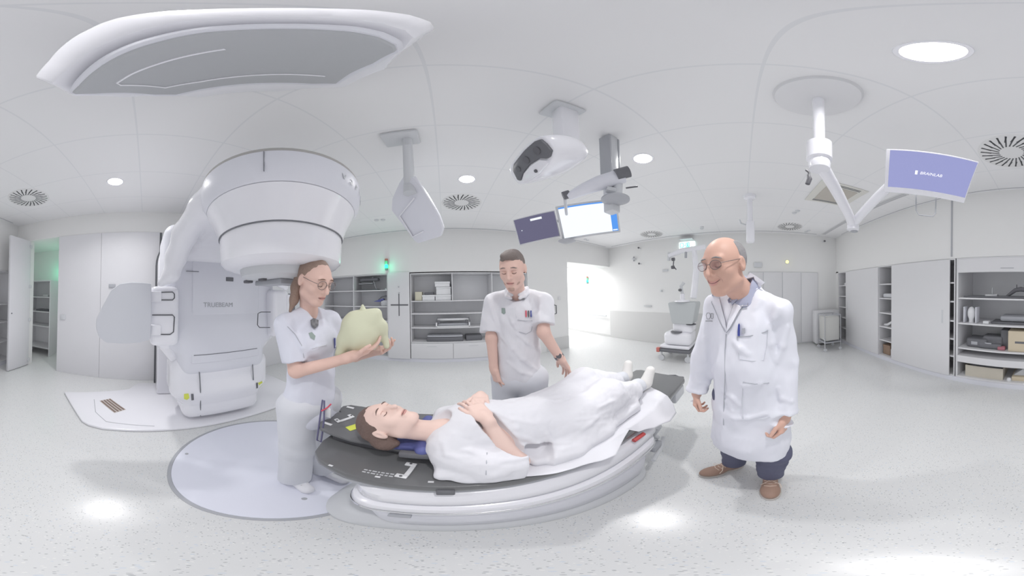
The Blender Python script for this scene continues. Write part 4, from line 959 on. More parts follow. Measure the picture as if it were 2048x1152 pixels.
# ================================================================ the linear accelerator
LY = 0.78
M['brown_grille'] = mat('brown_grille', (134, 118, 110), 0.6)
li = root('linear_accelerator', (-2.1, LY, 0), 'huge white treatment machine with overhanging round head, left of the nurse', 'treatment machine')
def keep(o, p=li):
    o.parent = p; o.matrix_parent_inverse = p.matrix_world.inverted(); return o
HX, HY = -0.90, 0.77   # axis of the treatment head
# stand behind: arched housing with a dark seal
def arch_poly(w, zt, r, z0=0.0, n=10):
    P = [(-w, z0), (w, z0)]
    for k in range(n + 1): a = k / n * math.pi / 2; P.append((w - r + r * math.cos(a), zt - r + r * math.sin(a)))
    for k in range(n + 1): a = math.pi / 2 + k / n * math.pi / 2; P.append((-w + r + r * math.cos(a), zt - r + r * math.sin(a)))
    return P
mb = MB(); mb.prism(arch_poly(0.64, 2.42, 0.5, 0.035), (-2.92, LY, 0), (0, 1, 0), (0, 0, 1), (0.03, 0, 0), 0.004); mb.build('rubber_seal', M['rubber'], li)
mb = MB(); mb.prism(arch_poly(0.615, 2.395, 0.48, 0.035), (-3.0, LY, 0), (0, 1, 0), (0, 0, 1), (0.5, 0, 0), 0.02); mb.build('stand_housing', M['white_shell'], li)
mb = MB(); mb.tube([(-2.88, 0.2, 0.12), (-2.88, 0.2, 1.1)], 0.012); mb.build('conduit', M['metal'], li)
# rotating drum / main body
s_ = SDF(); s_.box((-2.05, LY, 1.55), (0.23, 0.50, 0.50), 0.12); s_.box((-2.0, LY, 0.95), (0.18, 0.36, 0.2), 0.12, k=0.12)
keep(s_.mesh('main_body', M['grey_shell'], None, 0.018, 2))
mb = MB(); mb.box((-1.83, 0.42, 0.80), (-1.69, 1.14, 2.04), 0.012, seg=3); mb.build('front_panel', M['grey_shell'], li)
mb = MB(); mb.box((-1.692, 0.44, 0.885), (-1.687, 1.12, 0.891)); mb.build('panel_seam', M['seam'], li, auto=0)
mb = MB(); mb.box((-1.692, 0.36, 1.675), (-1.687, 0.48, 1.681)); mb.build('panel_seam', M['seam'], li, auto=0)
mb = MB(); mb.box((-1.70, 0.755, 1.60), (-1.684, 0.835, 1.64), 0.004); dsp = mb.build('display', M['dark_grey'], li)
Mt = Matrix(((0, 0, 1, -1.688), (1, 0, 0, 0.68), (0, 1, 0, 1.367), (0, 0, 0, 1)))
text_obj('TRUEBEAM', Mt, 0.062, M['mid_grey'], 'name_lettering', li)
# lower cover with the access door
s_ = SDF(); s_.box((-1.96, LY, 0.58), (0.12, 0.44, 0.12), 0.10); s_.box((-1.96, LY, 0.30), (0.12, 0.32, 0.12), 0.10, k=0.14); s_.box((-1.98, LY, 0.82), (0.14, 0.36, 0.10), 0.09, k=0.10)
keep(s_.mesh('lower_cover', M['white_shell'], None, 0.014, 2))
# side pods with dark seals
for s, y0 in ((-1, 0.16), (1, 1.38)):
    s_ = SDF(); s_.box((-1.80, y0, 1.27), (0.16, 0.075, 0.21), 0.05); s_.cap((-1.88, y0 - s * 0.03, 1.05), (-1.92, y0 - s * 0.16, 0.84), 0.12, 0.10, k=0.12)
    keep(s_.mesh('side_pod', M['white_shell'], None, 0.012, 2))
def seal(px, X=-1.585, r=0.0045):
    mb = MB(); mb.tube([onx(x, y, X) for x, y in px], r, 6); mb.build('pod_seal', M['rubber'], li)
seal([(306, 585), (345, 584), (349, 588), (349, 596), (345, 600), (318, 600)])
seal([(304, 630), (345, 630), (349, 634), (347, 664), (340, 669), (304, 669)])
seal([(541, 624), (522, 624), (516, 627), (515, 650), (519, 655), (540, 655)], -1.58)
# cover of the rotating arm: a cape with two wings
s_ = SDF()
s_.box((-1.40, HY, 2.03), (0.42, 0.30, 0.03), 0.09)
s_.box((-1.82, HY, 1.97), (0.10, 0.42, 0.08), 0.12, k=0.10)
rib = [(at(447, 372, 1.06), .10), (at(410, 415, 1.2), .10), (at(370, 468, 1.45), .095), (at(352, 515, 1.56), .085), (at(343, 548, 1.57), .065), (at(322, 566, 1.57), .035)]
for mir in (0, 1):
    R__ = [((p.x, (2 * HY - p.y) if mir else p.y, p.z), r) for p, r in rib]
    for (p, r), (q, r2) in zip(R__[:-1], R__[1:]): s_.cap(p, q, r, r2, k=0.05)
keep(s_.mesh('arm_cover', M['white_shell'], None, 0.013, 3))
# treatment head: three stacked bands, U-shaped in plan (round nose, straight sides running back)
def u_ring(r0, z0, r1, z1, xback, n=40):
    pts0 = []; 
    def ring(r, z):
        P = [(xback, HY - r, z)]
        for k in range(n + 1): a = -math.pi / 2 + math.pi * k / n; P.append((HX + r * math.cos(a), HY + r * math.sin(a), z))
        P.append((xback, HY + r, z)); return P
    return ring
def u_band(prof, xback, name, m):
    """prof: list of (r, z) from bottom to top"""
    f = u_ring(0, 0, 0, 0, xback); rings = [f(r, z) for r, z in prof]; L = len(rings[0]); mb = MB()
    vs = [p for rg in rings for p in rg]; fs = []
    for i in range(len(rings) - 1):
        for k in range(L): k2 = (k + 1) % L; fs.append((i * L + k, i * L + k2, (i + 1) * L + k2, (i + 1) * L + k))
    fs.append(tuple(range(L))[::-1]); fs.append(tuple((len(rings) - 1) * L + k for k in range(L)))
    mb._add(vs, fs); bmesh.ops.recalc_face_normals(mb.bm, faces=mb.bm.faces)
    return mb.build(name, m, li, auto=40)
def band(prof, name, m):
    mb = MB(); mb.lathe([(0, prof[0][1])] + prof + [(0, prof[-1][1])], c=(HX, HY, 0), n=72); return mb.build(name, m, li, auto=40)
band([(0.455, 1.955), (0.478, 1.985), (0.488, 2.06), (0.484, 2.125)], 'upper_band', M['grey_shell'])
band([(0.484, 2.126), (0.478, 2.15), (0.45, 2.175), (0.40, 2.19)], 'top_rim', mat('dusty_rim', (176, 174, 172), 0.6))
band([(0.382, 1.785), (0.40, 1.84), (0.43, 1.90), (0.452, 1.952)], 'middle_band', M['white_shell'])
mb = MB(); mb.lathe([(0, 1.60), (0.30, 1.60), (0.345, 1.612), (0.368, 1.635), (0.374, 1.70), (0.376, 1.782), (0, 1.782)], c=(HX, HY, 0), n=64); mb.build('collimator_band', M['white_shell'], li)
mb = MB(); mb.lathe([(0.377, 1.781), (0.383, 1.781), (0.383, 1.787), (0.377, 1.787)], c=(HX, HY, 0), n=64); mb.build('band_seam', M['seam'], li)
mb = MB()
mb.box((-0.003, -0.0012, 1.99), (0.003, 0.0012, 2.12), 0, Matrix.Translation((HX, HY, 0)) @ Matrix.Rotation(math.radians(-48), 4, 'Z') @ Matrix.Translation((0.487, 0, 0))); mb.build('vertical_seam', M['seam'], li, auto=0)
# under the head
mb = MB(); mb.lathe([(0, 1.545), (0.20, 1.545), (0.235, 1.56), (0.245, 1.60), (0, 1.60)], c=(HX + 0.02, HY - 0.02, 0), n=48); mb.build('accessory_mount', M['satin'], li)
for lo, hi, m in (((-0.14, -0.10, 1.515), (0.12, 0.02, 1.545), 'mid_grey'), ((-0.06, 0.03, 1.52), (0.14, 0.12, 1.545), 'dark_grey'), ((-0.17, -0.17, 1.53), (-0.11, -0.13, 1.55), 'black'), ((0.0, -0.17, 1.53), (0.05, -0.14, 1.55), 'black')):
    mb = MB(); mb.box([HX + lo[0], HY + lo[1], lo[2]], [HX + hi[0], HY + hi[1], hi[2]], 0.006); mb.build('accessory_slot', M[m], li)
mb = MB(); q = at(533, 511, 0.86); mb.lathe([(0, 0), (0.008, 0.002), (0.008, 0.01), (0, 0.012)], c=tuple(q), n=12); mb.build('green_indicator', mat('green_led', (190, 240, 60), 0.4, emit=(190, 255, 60), estr=3), li)
# lettering round the nose
def ring_text(txt, r, z, a0, da, size, name, m):
    for i, ch in enumerate(txt):
        a = a0 + da * i
        M4 = Matrix.Translation((HX + r * math.cos(a), HY + r * math.sin(a), z)) @ Matrix.Rotation(a + math.pi / 2, 4, 'Z') @ Matrix.Rotation(math.pi / 2, 4, 'X')
        yield text_obj(ch, M4, size, m, name, None)
def join(objs, name, parent):
    bm = bmesh.new(); m = objs[0].data.materials[0]
    for o in objs: bm.from_mesh(o.data); me = o.data; bpy.data.objects.remove(o); bpy.data.meshes.remove(me)
    me = bpy.data.meshes.new(name); bm.to_mesh(me); bm.free(); me.materials.append(m)
    o = bpy.data.objects.new(name, me); C.objects.link(o); o.parent = parent; o.matrix_parent_inverse = parent.matrix_world.inverted(); return o
for _o in list(ring_text('varian', 0.4895, 2.055, math.radians(-6), math.radians(7.5), 0.075, 'letter', M['satin'])): keep(_o)
# imaging panel held out on the near side, source arm on the far side
slab([(303, 567), (303, 584), (303, 640), (301, 679), (280, 686), (245, 688), (212, 686), (197, 674), (191, 655), (192, 638), (205, 612), (222, 580), (240, 567), (262, 564), (285, 565)], (-1.5, 0, 0), (1, 0.06, 0), 0.05, mat('detector_cover', (204, 206, 213), 0.45), 'imaging_panel', li, 0.012)
for z in (1.44, 1.16):
    mb = MB(); mb.box((-1.66, 0.03, z - 0.045), (-1.56, 0.13, z + 0.045), 0.012); mb.build('panel_arm', M['white_shell'], li)
mb = MB(); mb.box((-1.68, 1.45, 1.14), (-1.58, 1.52, 1.48), 0.02); mb.build('source_arm', M['white_shell'], li)
mb = MB(); mb.box((-1.68, 1.52, 1.10), (-1.62, 1.62, 1.49), 0.01); mb.build('cable_chain', M['dark_grey'], li)
# base plate on the floor
mb = MB(); mb.prism([(-2.32, -1.03), (-1.74, -0.58), (-1.69, -0.50), (-1.66, -0.36), (-1.68, 0.2), (-1.70, 1.0), (-1.70, 2.0), (-2.9, 2.0), (-2.9, -0.1), (-2.66, -0.22)], (0, 0, 0.001), (1, 0, 0), (0, 1, 0), (0, 0, 0.032), 0.012); mb.build('base_plate', M['white_shell'], li)
Mg = Matrix.Translation((-2.15, -0.36, 0.033)) @ Matrix.Rotation(math.radians(41), 4, 'Z')
mb = MB(); mb.box((-0.17, -0.075, 0), (0.17, 0.075, 0.002), 0, Mg); mb.build('grille_plate', mat('grille_plate', (205, 200, 198), 0.5), li, auto=0)
for k in range(4):
    mb = MB(); mb.box((-0.16, -0.067 + 0.037 * k, 0.002), (0.16, -0.043 + 0.037 * k, 0.004), 0, Mg); mb.build('grille_slot', M['brown_grille'], li, auto=0)
mb = MB(); mb.tube([(-2.25, -0.60, 0.034), (-1.95, -0.50, 0.034), (-1.78, -0.35, 0.034), (-1.74, 0.1, 0.034)], 0.003, 6); mb.build('plate_seam', M['mid_grey'], li)

# ---------------------------------------------------------------- round turntable plate in the floor
tt = root('floor_turntable', (-0.985, 0.79, 0), 'large round white turntable plate set into the floor under the nurse', 'floor plate')
TC = (-0.985, 0.79); TRd = 0.655
mb = MB(); mb.lathe([(0, 0.004), (TRd - 0.022, 0.004), (TRd - 0.02, 0.0005)], c=(TC[0], TC[1], 0), n=96); mb.build('plate', mat('turntable_white', (222, 224, 236), 0.25, coat=0.3), tt)
mb = MB(); mb.lathe([(TRd - 0.02, 0.0008), (TRd - 0.019, 0.003), (TRd, 0.003), (TRd + 0.002, 0.0008)], c=(TC[0], TC[1], 0), n=96); mb.build('rim', M['mid_grey'], tt)
for x, y in ((-1.30, 0.30), (-0.55, 0.60)):
    mb = MB(); mb.lathe([(0, 0.0052), (0.012, 0.005), (0.013, 0.004)], c=(x, y, 0), n=14); mb.build('screw_cap', M['mid_grey'], tt)

# ================================================================ the treatment couch
ZT = 0.67
co = root('treatment_couch', (0.3, 0.73, 0), 'long white treatment couch with black carbon top in front of the camera', 'couch')
# table top outline
TO = [(1.50, 0.975), (-0.36, 0.975), (-0.46, 0.93), (-0.50, 0.86), (-0.50, 0.66), (-0.47, 0.57), (-0.42, 0.53), (-0.30, 0.498), (-0.2, 0.49), (1.48, 0.487), (1.52, 0.52), (1.53, 0.93)]
mb = MB(); mb.prism(TO, (0, 0, ZT - 0.045), (1, 0, 0), (0, 1, 0), (0, 0, 0.045), 0.012); mb.build('table_top', M['carbon'], co)
mb = MB(); mb.box((-0.35, 0.50, ZT - 0.075), (1.45, 0.96, ZT - 0.046), 0.012); mb.build('underframe', M['mid_grey'], co)
# index rail dots and print on the near edge
for x in (-0.36, -0.20, -0.05, 0.10, 0.20, 0.33, 0.50):
    mb = MB(); mb.box((x - 0.008, 0.515, ZT), (x + 0.008, 0.524, ZT + 0.0015)); mb.build('index_mark', M['paper_white'], co, auto=0)
mb = MB()
for row in range(2):
    xx = -0.255
    for w_ in (0.012, 0.008, 0.014, 0.006, 0.011, 0.009, 0.012):
        mb.box((xx, 0.545 - row * 0.014, ZT), (xx + w_, 0.551 - row * 0.014, ZT + 0.0012)); xx += w_ + 0.004
mb.build('faint_print', M['satin'], co, auto=0)
def bracket(x, y, z, ang, L, name, par):
    M4 = Matrix.Translation((x, y, z)) @ Matrix.Rotation(ang, 4, 'Z')
    mb = MB(); mb.box((-L / 2, -0.008, 0), (L / 2, 0.008, 0.006), 0.002, M4); mb.box((-L / 2 - 0.008, -0.008, 0), (-L / 2 + 0.014, 0.03, 0.007), 0.003, M4); mb.box((L / 2 - 0.014, -0.008, 0), (L / 2 + 0.008, 0.03, 0.007), 0.003, M4)
    o = mb.build(name, M['paper_white'], par)
    for s in (-1, 1):
        mb = MB(); mb.cyl(M4 @ Vector((s * L / 2, 0.012, 0.007)), M4 @ Vector((s * L / 2, 0.012, 0.0085)), 0.005, None, 12); mb.build('screw', M['black'], o)
    return o
bracket(-0.118, 0.578, ZT, math.radians(80), 0.085, 'index_bracket', co)
mb = MB(); mb.box((-0.035, 0.474, ZT - 0.05), (0.012, 0.492, ZT - 0.02), 0.004); mb.build('edge_clamp', M['dark_grey'], co)
# white body
def body(name, prof, x0, x1, yc, hw, m, rx=0.12):
    """prof: (inset, z) pairs; plan is a long rounded rectangle"""
    mb = MB(); rings = []; n = 10
    for ins, z in prof:
        w = hw - ins; xa, xb = x0 + ins, x1 - ins; r = min(rx, w - 0.01); P = []
        for cx, cy, a0 in ((xb - r, yc + w - r, 0), (xa + r, yc + w - r, 90), (xa + r, yc - w + r, 180), (xb - r, yc - w + r, 270)):
            for k in range(n + 1): a = math.radians(a0 + 90 * k / n); P.append((cx + r * math.cos(a), cy + r * math.sin(a), z))
        rings.append(P)
    L = len(rings[0]); vs = [p for rg in rings for p in rg]; fs = []
    for i in range(len(rings) - 1):
        for k in range(L): k2 = (k + 1) % L; fs.append((i * L + k, i * L + k2, (i + 1) * L + k2, (i + 1) * L + k))
    fs.append(tuple(range(L))[::-1]); fs.append(tuple((len(rings) - 1) * L + k for k in range(L)))
    mb._add(vs, fs); bmesh.ops.recalc_face_normals(mb.bm, faces=mb.bm.faces)
    return mb.build(name, m, co, auto=40)
body('upper_body', [(0.05, 0.465), (0.015, 0.475), (0.0, 0.50), (0.0, 0.56), (0.02, 0.585), (0.06, 0.594)], -0.29, 1.02, 0.735, 0.255, M['white_shell'])
body('side_rail', [(0.03, 0.36), (0.005, 0.375), (0.0, 0.41), (0.005, 0.445), (0.03, 0.464)], -0.31, 0.98, 0.735, 0.265, M['white_shell'])
body('lower_body', [(0.05, 0.09), (0.03, 0.11), (0.02, 0.2), (0.015, 0.30), (0.03, 0.358)], -0.28, 0.94, 0.735, 0.25, M['grey_shell'])
body('base_skirt', [(0.0, 0.002), (0.0, 0.03), (0.02, 0.055), (0.06, 0.085)], -0.47, 0.98, 0.74, 0.235, M['mid_grey'] if False else M['satin'], 0.2)
body('rail_trim', [(0.006, 0.397), (-0.002, 0.40), (-0.002, 0.412), (0.006, 0.415)], -0.31, 0.98, 0.735, 0.265, M['chrome'])
mb = MB(); mb.box((-0.16, 0.468, 0.33), (-0.10, 0.49, 0.345), 0.003); mb.build('release_lever', M['mid_grey'], co)
# mechanics at the foot end
mb = MB(); mb.box((1.0, 0.60, 0.50), (1.47, 0.86, 0.585), 0.02); mb.build('extension_arm', M['satin'], co)
mb = MB(); mb.tube([(0.95, 0.52, 0.52), (1.02, 0.52, 0.46), (0.98, 0.53, 0.40), (1.03, 0.53, 0.33)], [0.025, 0.03, 0.02, 0.02]); mb.build('joint_arm', M['satin'], co)
mb = MB(); mb.tube([(0.86, 0.47, 0.24), (1.02, 0.5, 0.245), (1.12, 0.53, 0.25)], 0.014); mb.build('foot_pedal', M['satin'], co)
mb = MB(); mb.box((0.92, 0.49, 0.26), (1.02, 0.53, 0.32), 0.01); mb.build('pedal_hinge', M['mid_grey'], co)
mb = MB(); mb.box((1.50, 0.52, ZT - 0.05), (1.56, 0.60, ZT - 0.02), 0.006); mb.tube([(1.535, 0.53, ZT - 0.03), (1.56, 0.60, ZT - 0.02), (1.56, 0.66, ZT - 0.03)], 0.008); mb.build('end_clamp', M['dark_grey'], co)
mb = MB(); mb.box((1.30, 0.50, 0.50), (1.50, 0.56, 0.60), 0.015); mb.build('hanging_pendant', M['satin'], co)
mb = MB(); mb.tube([(0.70, 0.478, 0.60), (0.78, 0.472, 0.60)], 0.012); mb.build('red_grip', mat('red_grip', (190, 84, 84), 0.5), co)
# head board lying on the table top
hb = root('head_board', (-0.35, 0.80, ZT), 'dark notched board with white bracket under the patient\'s head', 'positioning board')
HBO = [(-0.55, 0.70), (-0.562, 0.73), (-0.555, 0.765), (-0.535, 0.785), (-0.56, 0.81), (-0.565, 0.845), (-0.535, 0.87), (-0.56, 0.895), (-0.562, 0.94), (-0.53, 0.975), (-0.46, 0.985), (0.05, 0.985), (0.05, 0.66), (-0.14, 0.652), (-0.30, 0.668), (-0.36, 0.66), (-0.47, 0.668), (-0.52, 0.675)]
mb = MB(); mb.prism(HBO, (0, 0, ZT + 0.05), (1, 0, 0), (0, 1, 0), (0, 0, 0.018), 0.005); mb.build('board', mat('board_grey', (112, 113, 116), 0.4), hb)
mb = MB(); mb.box((-0.47, 0.69, ZT), (0.04, 0.96, ZT + 0.052), 0.01); mb.build('foot_block', M['black'], hb)
bracket(-0.47, 0.81, ZT + 0.068, math.radians(65), 0.085, 'white_bracket', hb)
mb = MB(); mb.box((-0.02, -0.035, 0), (0.02, 0.03, 0.002), 0.0, Matrix.Translation((-0.40, 0.765, ZT + 0.0685)) @ Matrix.Rotation(-0.5, 4, 'Z')); mb.build('yellow_sticker', M['sticker'], hb, auto=0)
for x, y in ((-0.52, 0.73), (-0.515, 0.94)):
    mb = MB(); mb.box((x - 0.022, y - 0.008, ZT + 0.0685), (x + 0.022, y + 0.008, ZT + 0.070), 0, ); mb.build('printed_mark', M['paper_white'], hb, auto=0)
s_ = SDF(); s_.box((-0.12, 0.76, ZT + 0.083), (0.10, 0.10, 0.003), 0.012); s_.cap((-0.085, 0.63, ZT + 0.10), (-0.085, 0.88, ZT + 0.10), 0.026, k=0.03); s_.ell((-0.22, 0.74, ZT + 0.19), (0.10, 0.09, 0.09), op='-', k=0.02)
hr = root('head_rest', (-0.12, 0.76, ZT + 0.07), 'blue contoured head rest under the patient\'s neck', 'head rest')
keep(s_.mesh('cushion', M['blue'], None, 0.006), hr)
for y in (0.615, 0.89):
    mb = MB(); mb.box((-0.16, y - 0.015, ZT + 0.069), (-0.02, y + 0.015, ZT + 0.10), 0.008); mb.build('side_cheek', M['dark_grey'], hr)
# ================================================================ people
from mathutils.bvhtree import BVHTree
M['skin'] = mat('skin', (226, 192, 180), 0.55, spec=0.35, var=0.03, vscale=14)
M['skin_tan'] = mat('skin_tan', (214, 174, 158), 0.5, spec=0.4, var=0.03, vscale=14)
M['skin_pale'] = mat('skin_pale', (232, 204, 194), 0.55, spec=0.35, var=0.03, vscale=14)
M['lips'] = mat('lips', (208, 156, 150), 0.45)
M['eye_line'] = mat('eye_line', (120, 96, 90), 0.7)
M['eyelid'] = mat('eyelid_shadow', (200, 162, 152), 0.6)
M['brow'] = mat('brow_hair', (138, 112, 98), 0.8)
M['hair_brown'] = mat('dark_brown_hair', (112, 94, 88), 0.55, bump=0.4, bscale=120, var=0.08, vscale=60)
M['hair_light'] = mat('ash_brown_hair', (150, 128, 116), 0.55, bump=0.4, bscale=120, var=0.08, vscale=60)
M['hair_grey'] = mat('grey_hair', (150, 148, 150), 0.7, bump=0.4, bscale=140, var=0.08, vscale=60)
M['hair_short'] = mat('brown_grey_hair', (128, 118, 114), 0.65, bump=0.4, bscale=140, var=0.08, vscale=60)
M['cloth_white'] = mat('white_cotton', (224, 224, 230), 0.8, sheen=0.1, bump=0.05, bscale=500)
M['cloth_tunic'] = mat('pale_tunic', (218, 220, 232), 0.8, bump=0.05, bscale=500)
M['cloth_trouser'] = mat('pale_trousers', (214, 216, 223), 0.8, bump=0.05, bscale=500)
M['cloth_coat'] = mat('lab_coat', (230, 231, 240), 0.75, bump=0.05, bscale=500)
M['jeans'] = mat('navy_jeans', (96, 98, 120), 0.8, bump=0.05, bscale=400)
M['brown_shoe'] = mat('brown_leather', (158, 130, 116), 0.55)
M['shirt_blue'] = mat('blue_grey_shirt', (176, 180, 202), 0.8)
M['lens'] = mat('spectacle_lens', (225, 222, 228), 0.1, trans=0.9, alpha=0.12)
M['frame'] = mat('spectacle_frame', (130, 118, 116), 0.4, metal=0.4)
M['pen_blue'] = mat('blue_pen', (70, 80, 150), 0.4); M['pen_red'] = mat('red_pen', (214, 92, 108), 0.4)
M['badge_grey'] = mat('badge_grey', (178, 180, 188), 0.4); M['emblem'] = mat('emblem_green_grey', (150, 164, 160), 0.6)

def frame(front, up):
    f = Vector(front).normalized(); u = Vector(up); u = (u - f * u.dot(f)).normalized(); r = f.cross(u)
    return np.array([[r.x, f.x, u.x], [r.y, f.y, u.y], [r.z, f.z, u.z]])
def V3(a): return Vector((float(a[0]), float(a[1]), float(a[2])))
def head(S, c, A, s=1.0, jaw=1.0, ears=True):
    """c centre of the head, A frame with columns right, front, up"""
    c = np.array(c, float)
    def P(x, y, z): return c + A @ (np.array((x, y, z)) * s)
    def E(p, r, k=0.02, op='+'): S.ell(P(*p), np.array(r) * s, A, k, op)
    def K(a, b, ra, rb=None, k=0.012, op='+'): S.cap(P(*a), P(*b), ra * s, (rb or ra) * s, k, op)
    E((0, -0.012, 0.030), (0.074, 0.094, 0.086), 0.02)
    E((0, 0.024, 0.0), (0.066, 0.072, 0.088), 0.03)
    E((0, 0.030, -0.058), (0.053 * jaw, 0.058, 0.050), 0.03)
    E((0, 0.070, -0.098), (0.020 * jaw, 0.018, 0.018), 0.025)
    for q in (-1, 1):
        E((q * 0.042, 0.058, -0.022), (0.022, 0.02, 0.022), 0.02)
        K((q * 0.052 * jaw, 0.0, -0.066), (q * 0.020, 0.062, -0.098), 0.016, 0.014, 0.025)
        E((q * 0.031, 0.096, 0.008), (0.020, 0.019, 0.014), 0.010, '-')
        E((q * 0.031, 0.077, 0.006), (0.0145, 0.0135, 0.0125), 0.004)
    K((-0.040, 0.080, 0.030), (0.040, 0.080, 0.030), 0.010, None, 0.016)
    K((0, 0.088, 0.024), (0, 0.114, -0.025), 0.0075, 0.0110, 0.010)
    for q in (-1, 1): K((q * 0.004, 0.098, -0.030), (q * 0.012, 0.092, -0.030), 0.008, 0.0075, 0.006)
    K((-0.016, 0.086, -0.055), (0.016, 0.086, -0.055), 0.0075, None, 0.008)
    K((-0.013, 0.086, -0.067), (0.013, 0.086, -0.067), 0.0085, None, 0.008)
    K((-0.024, 0.096, -0.0610), (0.024, 0.096, -0.0610), 0.0030, None, 0.004, '-')
    if ears:
        for q in (-1, 1):
            E((q * 0.079, -0.008, -0.004), (0.010, 0.019, 0.031), 0.008)
            E((q * 0.090, -0.002, 0.0), (0.008, 0.010, 0.018), 0.005, '-')
    return P
def hand(S, W, d, n, side, curl=(0.3, 0.35, 0.4, 0.45), spread=0.10, s=1.0, thumb=(0.65, 0.35)):
    """W wrist, d direction of the fingers, n where the palm looks, side +1 / -1 = which way the thumb points along d x n"""
    W = np.array(W, float); d = np.array(d, float); d /= np.linalg.norm(d); n = np.array(n, float); n = n - d * (n @ d); n /= np.linalg.norm(n)
    t = np.cross(d, n) * side
    R = np.stack([t, d, n], 1)
    S.box(W + d * 0.048 * s, np.array((0.028, 0.034, 0.004)) * s, 0.010 * s, R, 0.012)
    S.cap(W - d * 0.02, W + d * 0.02, 0.024 * s, 0.026 * s, 0.015)
    S.cap(W + d * 0.02 * s + t * 0.022 * s, W + d * 0.05 * s + t * 0.026 * s + n * 0.006, 0.014 * s, 0.012 * s, 0.012)
    L = [(0.042, 0.025, 0.020), (0.046, 0.029, 0.021), (0.043, 0.027, 0.020), (0.034, 0.020, 0.018)]
    for i in range(4):
        off = (0.031, 0.0105, -0.0105, -0.031)[i]; a = curl[i]; sp = (1.2, 0.4, -0.4, -1.2)[i] * spread
        p = W + (d * (0.083, 0.088, 0.085, 0.077)[i] + t * off) * s; dd = d + t * sp; dd /= np.linalg.norm(dd); r = (0.0088, 0.009, 0.0086, 0.0076)[i] * s
        ang = a * 0.6
        for j in range(3):
            e = dd * math.cos(ang) + n * math.sin(ang); q = p + e * L[i][j] * s
            S.cap(p, q, r, r * 0.92, 0.003 if j else 0.006); p = q; ang += a * (1.1, 0.9, 0)[j]; r *= 0.92
    p = W + (d * 0.028 + t * 0.030) * s
    dd = d * (1 - thumb[0] * 0.4) + t * thumb[0] + n * thumb[1]; dd /= np.linalg.norm(dd)
    q = p + dd * 0.036 * s; S.cap(p, q, 0.013 * s, 0.0105 * s, 0.008)
    d2 = dd + d * 0.6; d2 /= np.linalg.norm(d2); q2 = q + d2 * 0.030 * s; S.cap(q, q2, 0.0105 * s, 0.0095 * s, 0.003)
    d3 = d2 + d * 0.25; d3 /= np.linalg.norm(d3); S.cap(q2, q2 + d3 * 0.022 * s, 0.0095 * s, 0.0075 * s, 0.003)
def limb(S, pts, rs, k=0.02):
    for (a, b), (ra, rb) in zip(zip(pts[:-1], pts[1:]), zip(rs[:-1], rs[1:])): S.cap(a, b, ra, rb, k)
def cutend(S, a, b, r=0.09, L=0.10, k=0.003):
    """flat hem: removes whatever lies beyond b in direction a->b"""
    a = np.array(a, float); b = np.array(b, float); d = (b - a) / np.linalg.norm(b - a)
    R = np.array(frame(d, (0.31, 0.2, 0.9) if abs(d[2]) < 0.9 else (1, 0, 0)))
    S.box(b + d * L, np.array((r, L, r)), 0.0, R, k, '-')
def folds(amp, f, seed=0, ridge=0.5):
    f = np.array(f, float)
    def fn(P):
        w = _noise3(P * 3.0 + 7.1, seed + 5)[..., None] * 0.35
        a = _noise3(P * f + w, seed); b = _noise3(P * f * 2.3 + w * 2 + 3.3, seed + 1)
        return amp * (a + 0.45 * b - ridge * (1 - np.abs(_noise3(P * f * 0.8 + w * 3 + 9.7, seed + 2)) * 2))
    return fn
def fold_lines(S, lines, r=0.007, k=0.012, sink=0.003, h=0.012):
    """raised creases: the garment is meshed coarsely once, the crease paths are laid on it, then modelled in"""
    o = S.mesh('tmp', M['skin'], None, h, 1); b = bvh(o); me = o.data; bpy.data.objects.remove(o); bpy.data.meshes.remove(me)
    for ln in lines:
        pts = []
        for x, y in ln:
            p, n = hit(b, x, y)
            if p is not None: pts.append(np.array(p - n * sink))
        for i in range(len(pts) - 1):
            if np.linalg.norm(pts[i] - pts[i + 1]) < 0.2:
                S.cap(pts[i], pts[i + 1], r * (0.6 if i == 0 else 1), r * (0.6 if i == len(pts) - 2 else 1), k)
def zoomed(ox, oy, sc, *lines): return [[(ox + x / sc, oy + y / sc) for x, y in ln] for ln in lines]
def bvh(o):
    me = o.data; n = len(me.vertices); co = np.empty(n * 3, np.float32); me.vertices.foreach_get('co', co); co = co.reshape(-1, 3)
    mw = o.matrix_world
    return BVHTree.FromPolygons([mw @ Vector(c.tolist()) for c in co], [tuple(p.vertices) for p in me.polygons])
def hit(bv, x, y):
    h = bv.ray_cast(CAM, ray(x, y)); return h[0], h[1]
